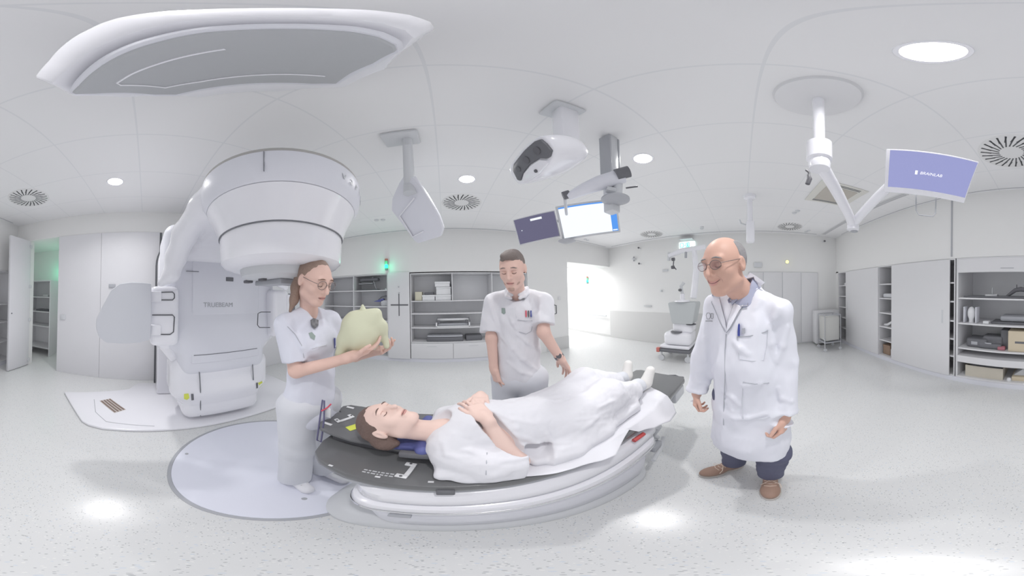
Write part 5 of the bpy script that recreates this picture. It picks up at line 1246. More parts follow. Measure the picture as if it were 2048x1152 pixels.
def patch(bv, px, name, m, parent, lift=0.002, thick=0.002, cuts=3, flat=False):
    """a piece of cloth, print or card lying on a surface; its outline is given where the photograph shows it"""
    bm = bmesh.new(); vs = [bm.verts.new((x, y, 0)) for x, y in px]; f = bm.faces.new(vs)
    bmesh.ops.triangulate(bm, faces=[f])
    if cuts: bmesh.ops.subdivide_edges(bm, edges=bm.edges, cuts=cuts, use_grid_fill=True)
    last = None; ok = []
    for v in bm.verts:
        h, n = hit(bv, v.co.x, v.co.y)
        ok.append((v, h, n))
    hs = [h for _, h, _ in ok if h is not None]
    if not hs: bm.free(); return None
    mean = sum(hs, Vector()) / len(hs); dm = (mean - CAM).length
    for v, h, n in ok:
        d = ray(v.co.x, v.co.y)
        if h is None or abs((h - CAM).length - dm) > 0.12: h = CAM + d * dm
        v.co = h - d * lift
    bmesh.ops.recalc_face_normals(bm, faces=bm.faces)
    r = bmesh.ops.extrude_face_region(bm, geom=list(bm.faces))
    for g in r['geom']:
        if isinstance(g, bmesh.types.BMVert): g.co += (CAM - g.co).normalized() * thick
    bmesh.ops.recalc_face_normals(bm, faces=bm.faces)
    me = bpy.data.meshes.new(name); bm.to_mesh(me); bm.free(); me.materials.append(m)
    me.polygons.foreach_set('use_smooth', [True] * len(me.polygons))
    try: me.set_sharp_from_angle(angle=R_(40))
    except Exception: pass
    o = bpy.data.objects.new(name, me); C.objects.link(o); o.parent = parent; o.matrix_parent_inverse = parent.matrix_world.inverted()
    return o
def wire(bv, px, r, name, m, parent, lift=0.003, n=8):
    pts = []
    for x, y in px:
        h, _ = hit(bv, x, y)
        if h is None: h = pts[-1] if pts else at(x, y, 0.9)
        pts.append(h - ray(x, y) * lift)
    mb = MB(); mb.tube(pts, r, n); return mb.build(name, m, parent)
def kp(o, par): o.parent = par; o.matrix_parent_inverse = par.matrix_world.inverted(); return o
def glasses(P, root_, s=1.0, w=0.024, hgt=0.017, y=0.106, z=0.008, tint=None):
    g = MB()
    for q in (-1, 1):
        ring = [P(q * 0.033 + w * math.cos(a), y - 0.006 * abs(math.cos(a)) * (1 if q * math.cos(a) > 0 else 0), z + hgt * math.sin(a)) for a in np.linspace(0, 2 * math.pi, 25)]
        g.tube([V3(p) for p in ring], 0.0013, 6)
        g.tube([V3(P(q * (0.033 + w), y - 0.006, z + 0.004)), V3(P(q * 0.074, 0.06, z + 0.006)), V3(P(q * 0.081, -0.005, z + 0.008)), V3(P(q * 0.079, -0.02, z - 0.01))], 0.0014, 6)
    g.tube([V3(P(-0.010, y + 0.002, z + 0.004)), V3(P(0.010, y + 0.002, z + 0.004))], 0.0013, 6)
    o = g.build('spectacles', M['frame'], root_)
    for q in (-1, 1):
        mb = MB(); n = 20; ctr = [V3(P(q * 0.033 + w * 0.96 * math.cos(a), y - 0.001, z + hgt * 0.96 * math.sin(a))) for a in [2 * math.pi * k / n for k in range(n)]]
        mb._add(ctr, [tuple(range(n))]); kp(mb.build('lens', tint or M['lens'], None), o) if False else mb.build('lens', tint or M['lens'], o)
    return o
def onface(bv, P, x, z, lift=0.001):
    """point of the face in front of (x, z) in head coordinates"""
    o = V3(P(x, 0.2, z)); d = (V3(P(x, 0.0, z)) - o).normalized(); h = bv.ray_cast(o, d)[0]
    return (h if h is not None else V3(P(x, 0.09, z))) - d * lift
def strip(bv, P, pts, rs, name, m, root_, lift=0.0008):
    mb = MB(); mb.tube([onface(bv, P, x, z, lift) for x, z in pts], rs, 6); return mb.build(name, m, root_)
def eyes(P, root_, bv, brow=M['brow'], open_=False):
    for q in (-1, 1):
        T_ = np.linspace(-1, 1, 9)
        strip(bv, P, [(q * 0.031 + 0.0135 * t, 0.001 - 0.0045 * (1 - t * t)) for t in T_], [0.0008] + [0.0017] * 7 + [0.0008], 'eyelashes', M['eye_line'], root_)
        strip(bv, P, [(q * 0.031 + 0.013 * t, 0.013 + 0.002 * (1 - t * t)) for t in T_], [0.0005] + [0.0011] * 7 + [0.0005], 'eyelid_crease', M['eyelid'], root_)
        strip(bv, P, [(q * 0.033 + 0.018 * t, 0.031 + 0.004 * (1 - t * t) - 0.003 * q * t) for t in np.linspace(-1, 1, 7)], [0.001, 0.0024, 0.003, 0.0032, 0.0028, 0.002, 0.001], 'eyebrow', brow, root_)
def mouth(P, root_, bv, smile=0.0, m=None, w=1.0):
    T_ = np.linspace(-1, 1, 9)
    strip(bv, P, [(0.023 * w * t, -0.0575 + smile * t * t) for t in T_], [0.0008, 0.0018, 0.0026, 0.0032, 0.0028, 0.0032, 0.0026, 0.0018, 0.0008], 'lips', m or M['lips'], root_)
    strip(bv, P, [(0.020 * w * t, -0.0655 + smile * t * t) for t in T_], [0.0008, 0.0022, 0.0034, 0.004, 0.0042, 0.004, 0.0034, 0.0022, 0.0008], 'lips', m or M['lips'], root_)
    strip(bv, P, [(0.025 * w * t, -0.0612 + smile * t * t) for t in T_], [0.0006] + [0.0012] * 7 + [0.0006], 'mouth_line', M['eye_line'], root_, 0.0018)
HB = 0.004
# seams, latches and stickers laid on the lower cover of the machine
_lc = bvh(C.objects['lower_cover'])
wire(_lc, [(386, 736), (395, 740), (399, 745), (401, 780), (401, 832)], 0.005, 'door_seam', M['seam'], li, 0.008)
wire(_lc, [(500, 720), (505, 726), (507, 760), (506, 814)], 0.005, 'door_seam', M['seam'], li, 0.008)
wire(_lc, [(396, 735), (430, 729), (470, 723), (500, 719)], 0.004, 'door_seam', M['seam'], li, 0.008)
patch(_lc, [(368, 788), (377, 787), (379, 796), (374, 800), (368, 798)], 'warning_sticker', M['sticker'], li, 0.002, 0.002, 1)
patch(_lc, [(516, 766), (524, 762), (526, 768), (520, 774)], 'warning_sticker', M['sticker'], li, 0.002, 0.002, 1)
patch(_lc, [(382, 788), (387, 788), (388, 800), (383, 801)], 'dark_latch', M['dark_grey'], li, 0.002, 0.006, 1)
patch(_lc, [(512, 766), (516, 765), (516, 776), (513, 777)], 'dark_latch', M['dark_grey'], li, 0.002, 0.006, 1)
# ---------------------------------------------------------------- the nurse holding the shell
def nurse():
    r = root('person', (-0.68, 0.79, 0), 'woman in pale tunic and glasses with ponytail holding a yellowish shell beside the couch', 'person')
    f = np.array((0.96, -0.26, 0)); f /= np.linalg.norm(f); rt = np.array((f[1], -f[0], 0)); z = np.array((0, 0, 1.0))
    c = np.array((-0.675, 0.79, 0.0))
    def B(x, y, h): return c + rt * x + f * y + z * h      # x right, y front
    A = np.stack([rt, f, z], 1)
    hc = np.array(at(628, 561, 0.965)); HA = frame((0.93, -0.16, -0.40), (0, 0, 1))
    shR, shL = B(0.152, -0.01, 1.30), B(-0.152, -0.01, 1.30)
    elR, elL = np.array(at(592, 742, 0.92)), np.array((-0.53, 1.03, 1.07))
    wrR, wrL = np.array(at(700, 714, 0.86)), np.array((-0.36, 0.99, 1.135))
    S = SDF()
    P = head(S, hc, HA, 0.98, 0.92)
    S.cap(hc + HA @ np.array((0, -0.02, -0.07)), B(0, -0.01, 1.33), 0.048, 0.050, 0.03)
    S.ell(B(0, 0.0, 1.20), (0.115, 0.072, 0.15), A, 0.02); S.cap(shR - z * 0.01, shL - z * 0.01, 0.034, None, 0.02); S.ell(B(0, 0.0, 1.0), (0.11, 0.075, 0.14), A, 0.03); S.ell(B(0, -0.01, 0.86), (0.125, 0.085, 0.12), A, 0.03)
    limb(S, [shR, elR, wrR], [0.036, 0.035, 0.0235]); limb(S, [shL, elL, wrL], [0.036, 0.035, 0.0235])
    limb(S, [B(0.075, 0, 0.84), B(0.085, 0.01, 0.46), B(0.085, -0.02, 0.08)], [0.075, 0.05, 0.034]); limb(S, [B(-0.075, 0, 0.84), B(-0.085, 0.01, 0.46), B(-0.085, -0.02, 0.08)], [0.075, 0.05, 0.034])
    hd = np.array(at(748, 694, 0.89)) - wrR
    hand(S, wrR, hd, (0.1, 0.25, 1), 1, (0.30, 0.30, 0.34, 0.42), 0.10, 0.95, (0.7, 0.5))
    hand(S, wrL, (0.55, -0.55, 0.22), (-0.2, -0.35, 1), -1, (0.5, 0.5, 0.5, 0.55), 0.1, 0.95)
    body = kp(S.mesh('body', M['skin'], None, HB), r)
    # tunic
    T = SDF()
    for s_, sh, el in ((1, shR, elR), (-1, shL, elL)):
        mid = sh + (el - sh) * 0.80
        limb(T, [sh + z * 0.0, mid], [0.050, 0.060], 0.01); T.cap(sh, mid + (mid - sh) * 0.1, 0.048, 0.056, 0.01)
        cutend(T, sh, mid, 0.12, 0.06)
    T.ell(B(0, 0.005, 1.20), (0.145, 0.100, 0.16), A, 0.03)
    for q_ in (shR, shL): T.cap(B(0, -0.01, 1.345), q_, 0.052, 0.046, 0.03); T.ell(B(0.0, 0.055, 1.20), (0.115, 0.06, 0.070), A, 0.04)
    T.ell(B(0, 0.005, 1.0), (0.135, 0.100, 0.20), A, 0.04); T.ell(B(0, -0.005, 0.82), (0.165, 0.120, 0.16), A, 0.05); T.ell(B(0, 0.0, 0.72), (0.17, 0.125, 0.12), A, 0.04)
    T.disp(folds(0.007, (10, 10, 5), 11)); T.disp(folds(0.0025, (24, 24, 16), 12))
    fold_lines(T, zoomed(530, 490, 4.267, [(210, 690), (280, 780), (320, 880), (350, 970)], [(380, 900), (450, 870), (520, 850)], [(600, 1060), (640, 1130)], [(420, 1080), (500, 1010), (600, 960)]))
    T.cap(B(0, 0.03, 1.46), B(0, 0.09, 1.33), 0.066, 0.040, 0.006, '-'); T.cap(B(0, 0.10, 1.36), B(0, 0.15, 1.27), 0.040, 0.008, 0.006, '-')
    T.plane((0, 0, 0.66), (0, 0, -1))
    tun = kp(T.mesh('tunic', M['cloth_tunic'], None, 0.006), r)
    # trousers
    Q = SDF(); 
    for s_ in (1, -1): limb(Q, [B(0.085 * s_, 0, 0.80), B(0.09 * s_, 0.0, 0.44), B(0.095 * s_, -0.01, 0.06)], [0.105, 0.088, 0.085], 0.03)
    Q.ell(B(0, 0, 0.80), (0.165, 0.12, 0.12), A, 0.04); Q.disp(folds(0.006, (7, 7, 5), 21)); Q.plane((0, 0, 0.055), (0, 0, -1)); kp(Q.mesh('trousers', M['cloth_trouser'], None, 0.007), r)
    for s_, dy in ((1, 0.0), (-1, 0.03)):
        sS = SDF(); a = B(0.09 * s_, -0.06 + dy, 0.045); b = B(0.10 * s_, 0.115 + dy, 0.035)
        sS.cap(a, b, 0.040, 0.036); sS.cap(B(0.09 * s_, -0.03 + dy, 0.07), B(0.095 * s_, 0.04 + dy, 0.055), 0.042, 0.036, 0.02); sS.plane((0, 0, 0.003), (0, 0, -1))
        sh = kp(sS.mesh('shoe', M['cloth_white'], None, 0.006), r)
        mb = MB()
        for k in range(3): mb.tube([V3(B(0.09 * s_ - 0.02, 0.03 + dy + 0.022 * k, 0.083 - 0.006 * k)), V3(B(0.09 * s_ + 0.025, 0.04 + dy + 0.022 * k, 0.083 - 0.006 * k))], 0.003, 6)
        mb.build('laces', M['satin'], sh)
    # hair: cap, pulled back, ponytail
    Hh = SDF(); Hh.ell(hc + HA @ np.array((0, -0.020, 0.034)), (0.079, 0.095, 0.088), HA, 0.01)
    Hh.ell(hc + HA @ np.array((0, 0.088, -0.040)), (0.088, 0.080, 0.098), HA, 0.012, '-'); Hh.ell(hc + HA @ np.array((0.085, 0.0, -0.03)), (0.03, 0.035, 0.045), HA, 0.01, '-'); Hh.ell(hc + HA @ np.array((-0.085, 0.0, -0.03)), (0.03, 0.035, 0.045), HA, 0.01, '-')
    Hh.ell(hc + HA @ np.array((0, -0.03, -0.10)), (0.09, 0.08, 0.06), HA, 0.02, '-')
    pt = [hc + HA @ np.array((0.02, -0.095, 0.035)), np.array(at(594, 575, 1.01)), np.array(at(588, 600, 1.0)), np.array(at(580, 622, 0.98))]
    limb(Hh, pt, [0.028, 0.030, 0.022, 0.008], 0.02)
    Hh.disp(folds(0.0015, (60, 60, 12), 31)); kp(Hh.mesh('hair', M['hair_light'], None, 0.004), r)
    fb = bvh(body); eyes(P, r, fb); mouth(P, r, fb); glasses(P, r, w=0.025, hgt=0.021)
    bt = bvh(tun)
    patch(bt, [(621, 640), (627, 636), (637, 640), (637, 650), (630, 657), (622, 650)], 'clip_microphone', M['black'], r, 0.006, 0.012, 2)
    em = patch(bt, [(617, 666), (624, 664), (631, 672), (629, 680), (621, 676)], 'breast_emblem', M['emblem'], r, 0.001, 0.001)
    patch(bt, [(668, 676), (671, 676), (671, 696), (669, 697)], 'pen', M['pen_blue'], r, 0.004, 0.006, 1)
    wire(bt, [(624, 697), (640, 693), (652, 690)], 0.0016, 'pocket_seam', M['cloth_trouser'], r, 0.0025)
    wire(bt, [(575, 653), (590, 668), (603, 690), (608, 715), (612, 730)], 0.0016, 'sleeve_line', M['badge_grey'], r, 0.001)  # grey line drawn on the tunic for the dark of a sleeve crease
    # keys and cards hanging from the waist
    k = kp(MB().build('x', M['black'], None), r) if False else None
    mb = MB(); a = at(645, 800, 0.87); b = at(640, 835, 0.87); c2 = at(634, 880, 0.87)
    mb.tube([a, b, c2], 0.004, 6); mb.tube([a + Vector((.01, 0, 0)), at(648, 840, .86), at(642, 884, .86), c2], 0.004, 6); mb.build('lanyard', mat('lanyard_violet', (110, 108, 140), 0.7), r)
    mb = MB(); p = at(654, 825, 0.87); mb.box((p.x - 0.02, p.y - 0.003, p.z - 0.03), (p.x + 0.02, p.y + 0.003, p.z + 0.03), 0.002); cd_ = mb.build('id_card', M['paper_white'], r)
    mb = MB(); mb.tube([at(643, 822, .86), at(655, 815, .86), at(662, 808, .86)], 0.004, 6); mb.build('pink_tag', M['pen_red'], cd_)
    return r, P
nurse_o, _ = nurse()
# ---------------------------------------------------------------- the body-shaped shell in her hands
sl = root('body_shell', (-0.37, 0.86, 1.16), 'pale yellow moulded body shell held up by the woman', 'moulded shell')
S = SDF()
cs_ = np.array(at(728, 665, 0.86))
u_ = np.array((0.80, 0.60, 0)); w_ = np.array((0.60, -0.80, 0)); zz = np.array((0, 0, 1.0)); AS = np.stack([u_, w_, zz], 1)
def Q_(x, y, h): return cs_ + u_ * x + w_ * y + zz * h
def q(x, y, d=0.92): return np.array(at(x, y, d))
S.ell(q(724, 668), (0.094, 0.066, 0.106), AS, 0.02)
S.cap(q(708, 634), q(752, 627), 0.026, 0.026, 0.04); S.cap(q(700, 650), q(690, 680), 0.045, 0.035, 0.03); S.cap(q(688, 680), q(680, 708, 0.91), 0.032, 0.024, 0.03)
S.cap(q(764, 650), q(773, 692), 0.020, 0.012, 0.02); S.cap(q(745, 640), q(764, 655), 0.04, 0.02, 0.03)
S.cap(q(754, 665, 0.86), q(756, 700, 0.86), 0.010, 0.020, 0.012, '-'); S.cap(q(728, 706, 0.92), q(728, 724, 0.92), 0.045, 0.06, 0.02, '-')
S.disp(folds(0.003, (9, 9, 9), 77)); S.plane(q(700, 712), (0, 0, -1))
o = S.mesh('moulded_shell', mat('pale_yellow_foam', (214, 216, 190), 0.6), None, 0.005, 2); kp(o, sl)
mb = MB(); p = Q_(0.02, -0.04, 0.12); mb.cyl(V3(q(726, 622)), V3(q(725, 609)), 0.020, 0.004, 16); mb.build('pointed_nub', o.data.materials[0], sl)

# ---------------------------------------------------------------- the man in the polo behind the couch
def technician():
    r = root('person', (0.45, 1.14, 0), 'young man in white polo shirt looking down, standing behind the couch', 'person')
    f = np.array((-0.50, -0.86, 0)); f /= np.linalg.norm(f); rt = np.array((f[1], -f[0], 0)); z = np.array((0, 0, 1.0))
    c = np.array((0.465, 1.16, 0.0)); A = np.stack([rt, f, z], 1)
    def B(x, y, h): return c + rt * x + f * y + z * h
    hc = np.array(at(1025, 538, 1.12)); HA = frame((-0.52, -0.72, -0.40), (0, 0, 1))
    shR, shL = B(0.172, 0, 1.385), B(-0.172, 0, 1.385)
    elR, elL = np.array(at(983, 676, 1.24)), np.array(at(1087, 664, 1.13))
    wrR, wrL = np.array(at(988, 738, 1.20)), np.array(at(1121, 717, 1.17))
    S = SDF(); P = head(S, hc, HA, 0.95, 1.0)
    S.cap(hc + HA @ np.array((0, -0.02, -0.07)), B(0, -0.01, 1.42), 0.053, 0.055, 0.03)
    S.ell(B(0, 0, 1.25), (0.125, 0.076, 0.17), A, 0.02); S.cap(shR - z * 0.01, shL - z * 0.01, 0.036, None, 0.02); S.ell(B(0, 0, 1.05), (0.115, 0.078, 0.16), A, 0.03); S.ell(B(0, 0, 0.92), (0.12, 0.08, 0.12), A, 0.03)
    limb(S, [shR, elR, wrR], [0.038, 0.038, 0.027]); limb(S, [shL, elL, wrL], [0.038, 0.038, 0.027])
    limb(S, [B(0.08, 0, 0.86), B(0.09, 0.01, 0.5), B(0.09, -0.02, 0.09)], [0.065, 0.05, 0.04]); limb(S, [B(-0.08, 0, 0.86), B(-0.09, 0.01, 0.5), B(-0.09, -0.02, 0.09)], [0.065, 0.05, 0.04])
    hand(S, wrR, np.array(at(1000, 778, 1.17)) - wrR, (0.7, 0.1, -0.2), -1, (0.45, 0.5, 0.55, 0.6), 0.08, 1.0, (0.4, 0.4))
    hand(S, wrL, np.array(at(1142, 750, 1.24)) - wrL, (0.1, 0.1, -1), 1, (0.25, 0.3, 0.3, 0.35), 0.16, 1.0, (0.6, 0.3))
    body = kp(S.mesh('body', M['skin'], None, HB), r)
    T = SDF()
    for sh, el, fr in ((shR, elR, 0.80), (shL, elL, 0.78)):
        mid = sh + (el - sh) * fr; limb(T, [sh, mid], [0.054, 0.066], 0.01); T.cap(sh, mid + (mid - sh) * 0.12, 0.052, 0.062, 0.01); cutend(T, sh, mid, 0.13, 0.06)
    T.ell(B(0, 0.0, 1.26), (0.160, 0.105, 0.19), A, 0.03)
    for q_ in (shR, shL): T.cap(B(0, -0.01, 1.44), q_, 0.056, 0.050, 0.03)
    T.ell(B(0, 0.0, 1.05), (0.142, 0.105, 0.22), A, 0.04); T.ell(B(0, 0, 0.9), (0.155, 0.115, 0.16), A, 0.04)
    def diag(P): return folds(0.010, (9, 9, 4), 41)(np.stack([P[..., 0] + 0.6 * P[..., 2], P[..., 1], P[..., 2] * 0.9 - 0.5 * P[..., 0]], -1))
    T.disp(diag); T.disp(folds(0.003, (24, 24, 14), 43))
    fold_lines(T, zoomed(940, 490, 3.84, [(310, 560), (330, 600), (350, 640)], [(235, 700), (330, 800), (400, 880), (470, 940)], [(370, 690), (440, 750), (525, 800)], [(290, 900), (400, 980), (470, 1000)], [(300, 740), (420, 880), (510, 960)], [(160, 480), (190, 560), (210, 620)], [(470, 420), (480, 480)], [(540, 400), (545, 480), (540, 580)]), 0.009, 0.014, 0.003)
    T.cap(B(0, 0.02, 1.60), B(0, 0.07, 1.44), 0.07, 0.045, 0.006, '-')
    T.plane((0, 0, 0.86), (0, 0, -1)); tun = kp(T.mesh('polo_shirt', M['cloth_white'], None, 0.006), r)
    # collar
    Cc = SDF(); n = 14
    pts = [B(0.062 * math.sin(a) * 1.05, 0.005 - 0.07 * -math.cos(a) * 1.0, 1.482 + 0.0 * math.cos(a) - 0.045 * max(0, math.cos(a))) for a in np.linspace(0.35, 2 * math.pi - 0.35, n)]
    for a_, b_ in zip(pts[:-1], pts[1:]): Cc.cap(a_, b_, 0.011, None, 0.008); Cc.cap(a_ + np.array((a_[0] - c[0], a_[1] - c[1], 0)) * 0.22 - z * 0.022, b_ + np.array((b_[0] - c[0], b_[1] - c[1], 0)) * 0.22 - z * 0.022, 0.010, None, 0.012)
    kp(Cc.mesh('collar', M['cloth_white'], None, 0.005), r)
    Q = SDF()
    for s_ in (1, -1): limb(Q, [B(0.09 * s_, 0, 0.86), B(0.092 * s_, 0, 0.48), B(0.092 * s_, -0.01, 0.07)], [0.10, 0.08, 0.075], 0.03)
    Q.ell(B(0, 0, 0.86), (0.165, 0.12, 0.11), A, 0.04); Q.disp(folds(0.005, (7, 7, 5), 23)); Q.plane((0, 0, 0.05), (0, 0, -1)); kp(Q.mesh('trousers', M['cloth_trouser'], None, 0.008), r)
    for s_ in (1, -1):
        sS = SDF(); sS.cap(B(0.09 * s_, -0.06, 0.045), B(0.10 * s_, 0.13, 0.036), 0.042, 0.038); sS.cap(B(0.09 * s_, -0.03, 0.07), B(0.095 * s_, 0.04, 0.055), 0.044, 0.038, 0.02); sS.plane((0, 0, 0.003), (0, 0, -1)); kp(sS.mesh('shoe', M['cloth_white'], None, 0.008), r)
    Hh = SDF(); Hh.ell(hc + HA @ np.array((0, -0.014, 0.033)), (0.0735, 0.091, 0.085), HA, 0.01); Hh.ell(hc + HA @ np.array((0, 0.045, 0.092)), (0.045, 0.04, 0.022), HA, 0.03)
    Hh.ell(hc + HA @ np.array((0, 0.090, -0.036)), (0.070, 0.078, 0.110), HA, 0.012, '-'); Hh.ell(hc + HA @ np.array((0, -0.03, -0.10)), (0.10, 0.10, 0.07), HA, 0.02, '-')
    for q in (1, -1): Hh.ell(hc + HA @ np.array((0.09 * q, 0.0, -0.035)), (0.035, 0.04, 0.045), HA, 0.01, '-')
    Hh.disp(folds(0.0016, (50, 50, 30), 33)); kp(Hh.mesh('hair', M['hair_short'], None, 0.004), r)
    # short beard
    Bd = SDF(); Bd.ell(hc + HA @ np.array((0, 0.029, -0.056)), (0.0550, 0.0600, 0.0515), HA, 0.02); Bd.ell(hc + HA @ np.array((0, 0.068, -0.094)), (0.023, 0.021, 0.021), HA, 0.02)
    Bd.ell(hc + HA @ np.array((0, 0.10, -0.050)), (0.045, 0.05, 0.034), HA, 0.01, '-'); Bd.ell(hc + HA @ np.array((0, 0.02, 0.0)), (0.11, 0.13, 0.055), HA, 0.01, '-'); Bd.ell(hc + HA @ np.array((0, -0.03, -0.05)), (0.09, 0.055, 0.09), HA, 0.01, '-')
    kp(Bd.mesh('beard', mat('stubble', (190, 160, 148), 0.8), None, 0.004), r)
    fb = bvh(body); eyes(P, r, fb, brow=M['hair_short']); mouth(P, r, fb)
    bt = bvh(tun)
    patch(bt, [(1042, 588), (1047, 585), (1051, 590), (1049, 599), (1044, 598)], 'clip_microphone', M['black'], r, 0.006, 0.014, 2)
    patch(bt, [(1003, 616), (1010, 616), (1011, 626), (1008, 629), (1003, 626)], 'breast_emblem', M['emblem'], r, 0.001, 0.001)
    for x, m in ((1052, 'pen_red'), (1057, 'black'), (1062, 'pen_blue')): patch(bt, [(x - 1.3, 621), (x + 1.3, 621), (x + 1.6, 634), (x - 1.0, 634)], 'pen', M[m], r, 0.004, 0.006, 1)
    wire(bt, [(1035, 640), (1050, 642), (1064, 641), (1064, 655), (1062, 663), (1052, 668), (1038, 664)], 0.0016, 'pocket_seam', M['badge_grey'], r, 0.0025)
    wire(bt, [(1028, 600), (1030, 615), (1033, 635)], 0.003, 'placket', M['cloth_white'], r, 0.002)
    d = (wrL - elL); d /= np.linalg.norm(d); w0 = wrL - d * 0.022
    mb = MB(); mb.cyl(V3(w0 - d * 0.010), V3(w0 + d * 0.010), 0.031, None, 24); wt = mb.build('watch_strap', M['dark_grey'], r)
    mb = MB(); e = np.array((CAM - V3(w0)).normalized()); mb.cyl(V3(w0 + e * 0.024), V3(w0 + e * 0.036), 0.017, None, 20); mb.build('watch_case', M['black'], wt)
    return r
technician()

# ---------------------------------------------------------------- the doctor in the lab coat
def doctor():
    r = root('person', (0.9, -0.01, 0), 'balding grey-haired man with glasses smiling in a long white lab coat', 'person')
    f = np.array((-0.90, 0.40, 0)); f /= np.linalg.norm(f); rt = np.array((f[1], -f[0], 0)); z = np.array((0, 0, 1.0))
    c = np.array((0.895, -0.015, 0.0)); A = np.stack([rt, f, z], 1)
    def B(x, y, h): return c + rt * x + f * y + z * h
    hc = np.array(at(1450, 530, 0.80)); HA = frame((-0.83, 0.50, -0.20), (0.05, 0, 1))
    shR, shL = B(0.165, 0, 1.35), B(-0.155, 0, 1.335)
    elR, elL = np.array(at(1411, 708, 0.97)), np.array(at(1572, 722, 0.86))
    wrR, wrL = np.array(at(1394, 782, 0.97)), np.array(at(1569, 832, 0.80))
    S = SDF(); P = head(S, hc, HA, 1.02, 1.06)
    S.cap(hc + HA @ np.array((0, -0.02, -0.07)), B(0, -0.01, 1.40), 0.057, 0.058, 0.03)
    S.ell(B(0, 0, 1.22), (0.125, 0.078, 0.17), A, 0.02); S.cap(shR - z * 0.01, shL - z * 0.01, 0.036, None, 0.02); S.ell(B(0, 0.0, 1.02), (0.12, 0.09, 0.16), A, 0.03); S.ell(B(0, 0, 0.9), (0.12, 0.085, 0.12), A, 0.03)
    limb(S, [shR, elR, wrR], [0.038, 0.038, 0.027]); limb(S, [shL, elL, wrL], [0.038, 0.038, 0.027])
    knL, anL = np.array((0.84, -0.12, 0.47)), np.array((0.93, -0.115, 0.09)); knR, anR = np.array((0.97, 0.06, 0.47)), np.array((1.07, 0.075, 0.09))
    limb(S, [B(-0.08, 0, 0.86), knL, anL], [0.07, 0.05, 0.04]); limb(S, [B(0.08, 0, 0.86), knR, anR], [0.07, 0.05, 0.04])
    hand(S, wrL, (-0.10, 0.06, -0.30), (0.4, 0.7, 0.1), -1, (1.0, 1.05, 1.1, 1.15), 0.03, 1.0, (0.35, 0.5))
    hand(S, wrR, (-0.05, 0.02, -0.3), (0.2, -0.9, 0.1), 1, (0.9, 0.95, 1.0, 1.0), 0.03, 0.95, (0.35, 0.5))
    body = kp(S.mesh('body', M['skin_tan'], None, HB), r)
    # coat
    T = SDF()
    for sh, el, wr, fr in ((shR, elR, wrR, 0.93), (shL, elL, wrL, 0.90)):
        e = el + (wr - el) * fr; limb(T, [sh, el, e], [0.058, 0.058, 0.052], 0.01); T.cap(e, e + (wr - el) * 0.1, 0.056, None, 0.0); cutend(T, el, e, 0.09, 0.04)
    T.ell(B(0, 0, 1.23), (0.165, 0.115, 0.19), A, 0.03)
    for q_ in (shR, shL): T.cap(B(0, -0.01, 1.42), q_, 0.062, 0.055, 0.03)
    T.ell(B(0, 0.012, 1.05), (0.165, 0.125, 0.24), A, 0.04)
    T.ell(B(0, 0.005, 0.80), (0.178, 0.138, 0.24), A, 0.05); T.ell(B(0.0, 0, 0.60), (0.190, 0.155, 0.22), A, 0.05); T.cap(B(0.12, -0.02, 0.52), B(0.10, -0.02, 0.9), 0.10, 0.07, 0.03); T.cap(B(-0.09, 0.02, 0.50), B(-0.09, 0, 0.9), 0.10, 0.08, 0.03)
    T.disp(folds(0.012, (8, 8, 3.5), 51)); T.disp(folds(0.0045, (18, 18, 10), 57))
    fold_lines(T, zoomed(1350, 450, 3.718, [(780, 620), (740, 690), (700, 760)], [(700, 770), (715, 880), (740, 1000)], [(440, 870), (490, 920), (540, 960)], [(230, 700), (220, 850), (225, 1000)], [(840, 760), (800, 900), (760, 1020)], [(590, 620), (640, 560)]) + zoomed(1350, 740, 4.114, [(390, 170), (480, 230), (530, 290)], [(230, 290), (310, 350), (350, 480)], [(480, 400), (600, 395), (740, 360)], [(560, 130), (700, 110)], [(210, 100), (280, 110)], [(850, 150), (880, 230), (960, 260)], [(420, 250), (470, 330)]), 0.010, 0.016, 0.003)
    T.cap(B(0, 0.0, 1.60), B(0, 0.06, 1.43), 0.085, 0.055, 0.006, '-'); T.cap(B(0, 0.09, 1.46), B(0.01, 0.17, 1.27), 0.055, 0.012, 0.006, '-')
    T.plane(B(0, 0, 0.50), (0.06, 0, -1)); coat = kp(T.mesh('lab_coat', M['cloth_coat'], None, 0.0065), r)
    Sh = SDF(); Sh.ell(B(0, 0.0, 1.25), (0.12, 0.098, 0.15), A, 0.03); Sh.cap(B(0, 0.0, 1.44), B(0, 0.0, 1.38), 0.068, 0.08, 0.03); Sh.cap(B(0, 0.01, 1.60), B(0, 0.07, 1.44), 0.066, 0.035, 0.004, '-')
    shirt = kp(Sh.mesh('shirt', M['shirt_blue'], None, 0.006), r)
    # jeans and shoes
    for kn, an, s_ in ((knL, anL, -1), (knR, anR, 1)):
        Q = SDF(); limb(Q, [B(0.08 * s_, 0, 0.86), kn, an + (an - kn) * 0.02], [0.105, 0.078, 0.068], 0.03); Q.disp(folds(0.005, (12, 12, 18), 63)); Q.plane((0, 0, 0.085), (0, 0, -1)); kp(Q.mesh('trouser_leg', M['jeans'], None, 0.007), r)
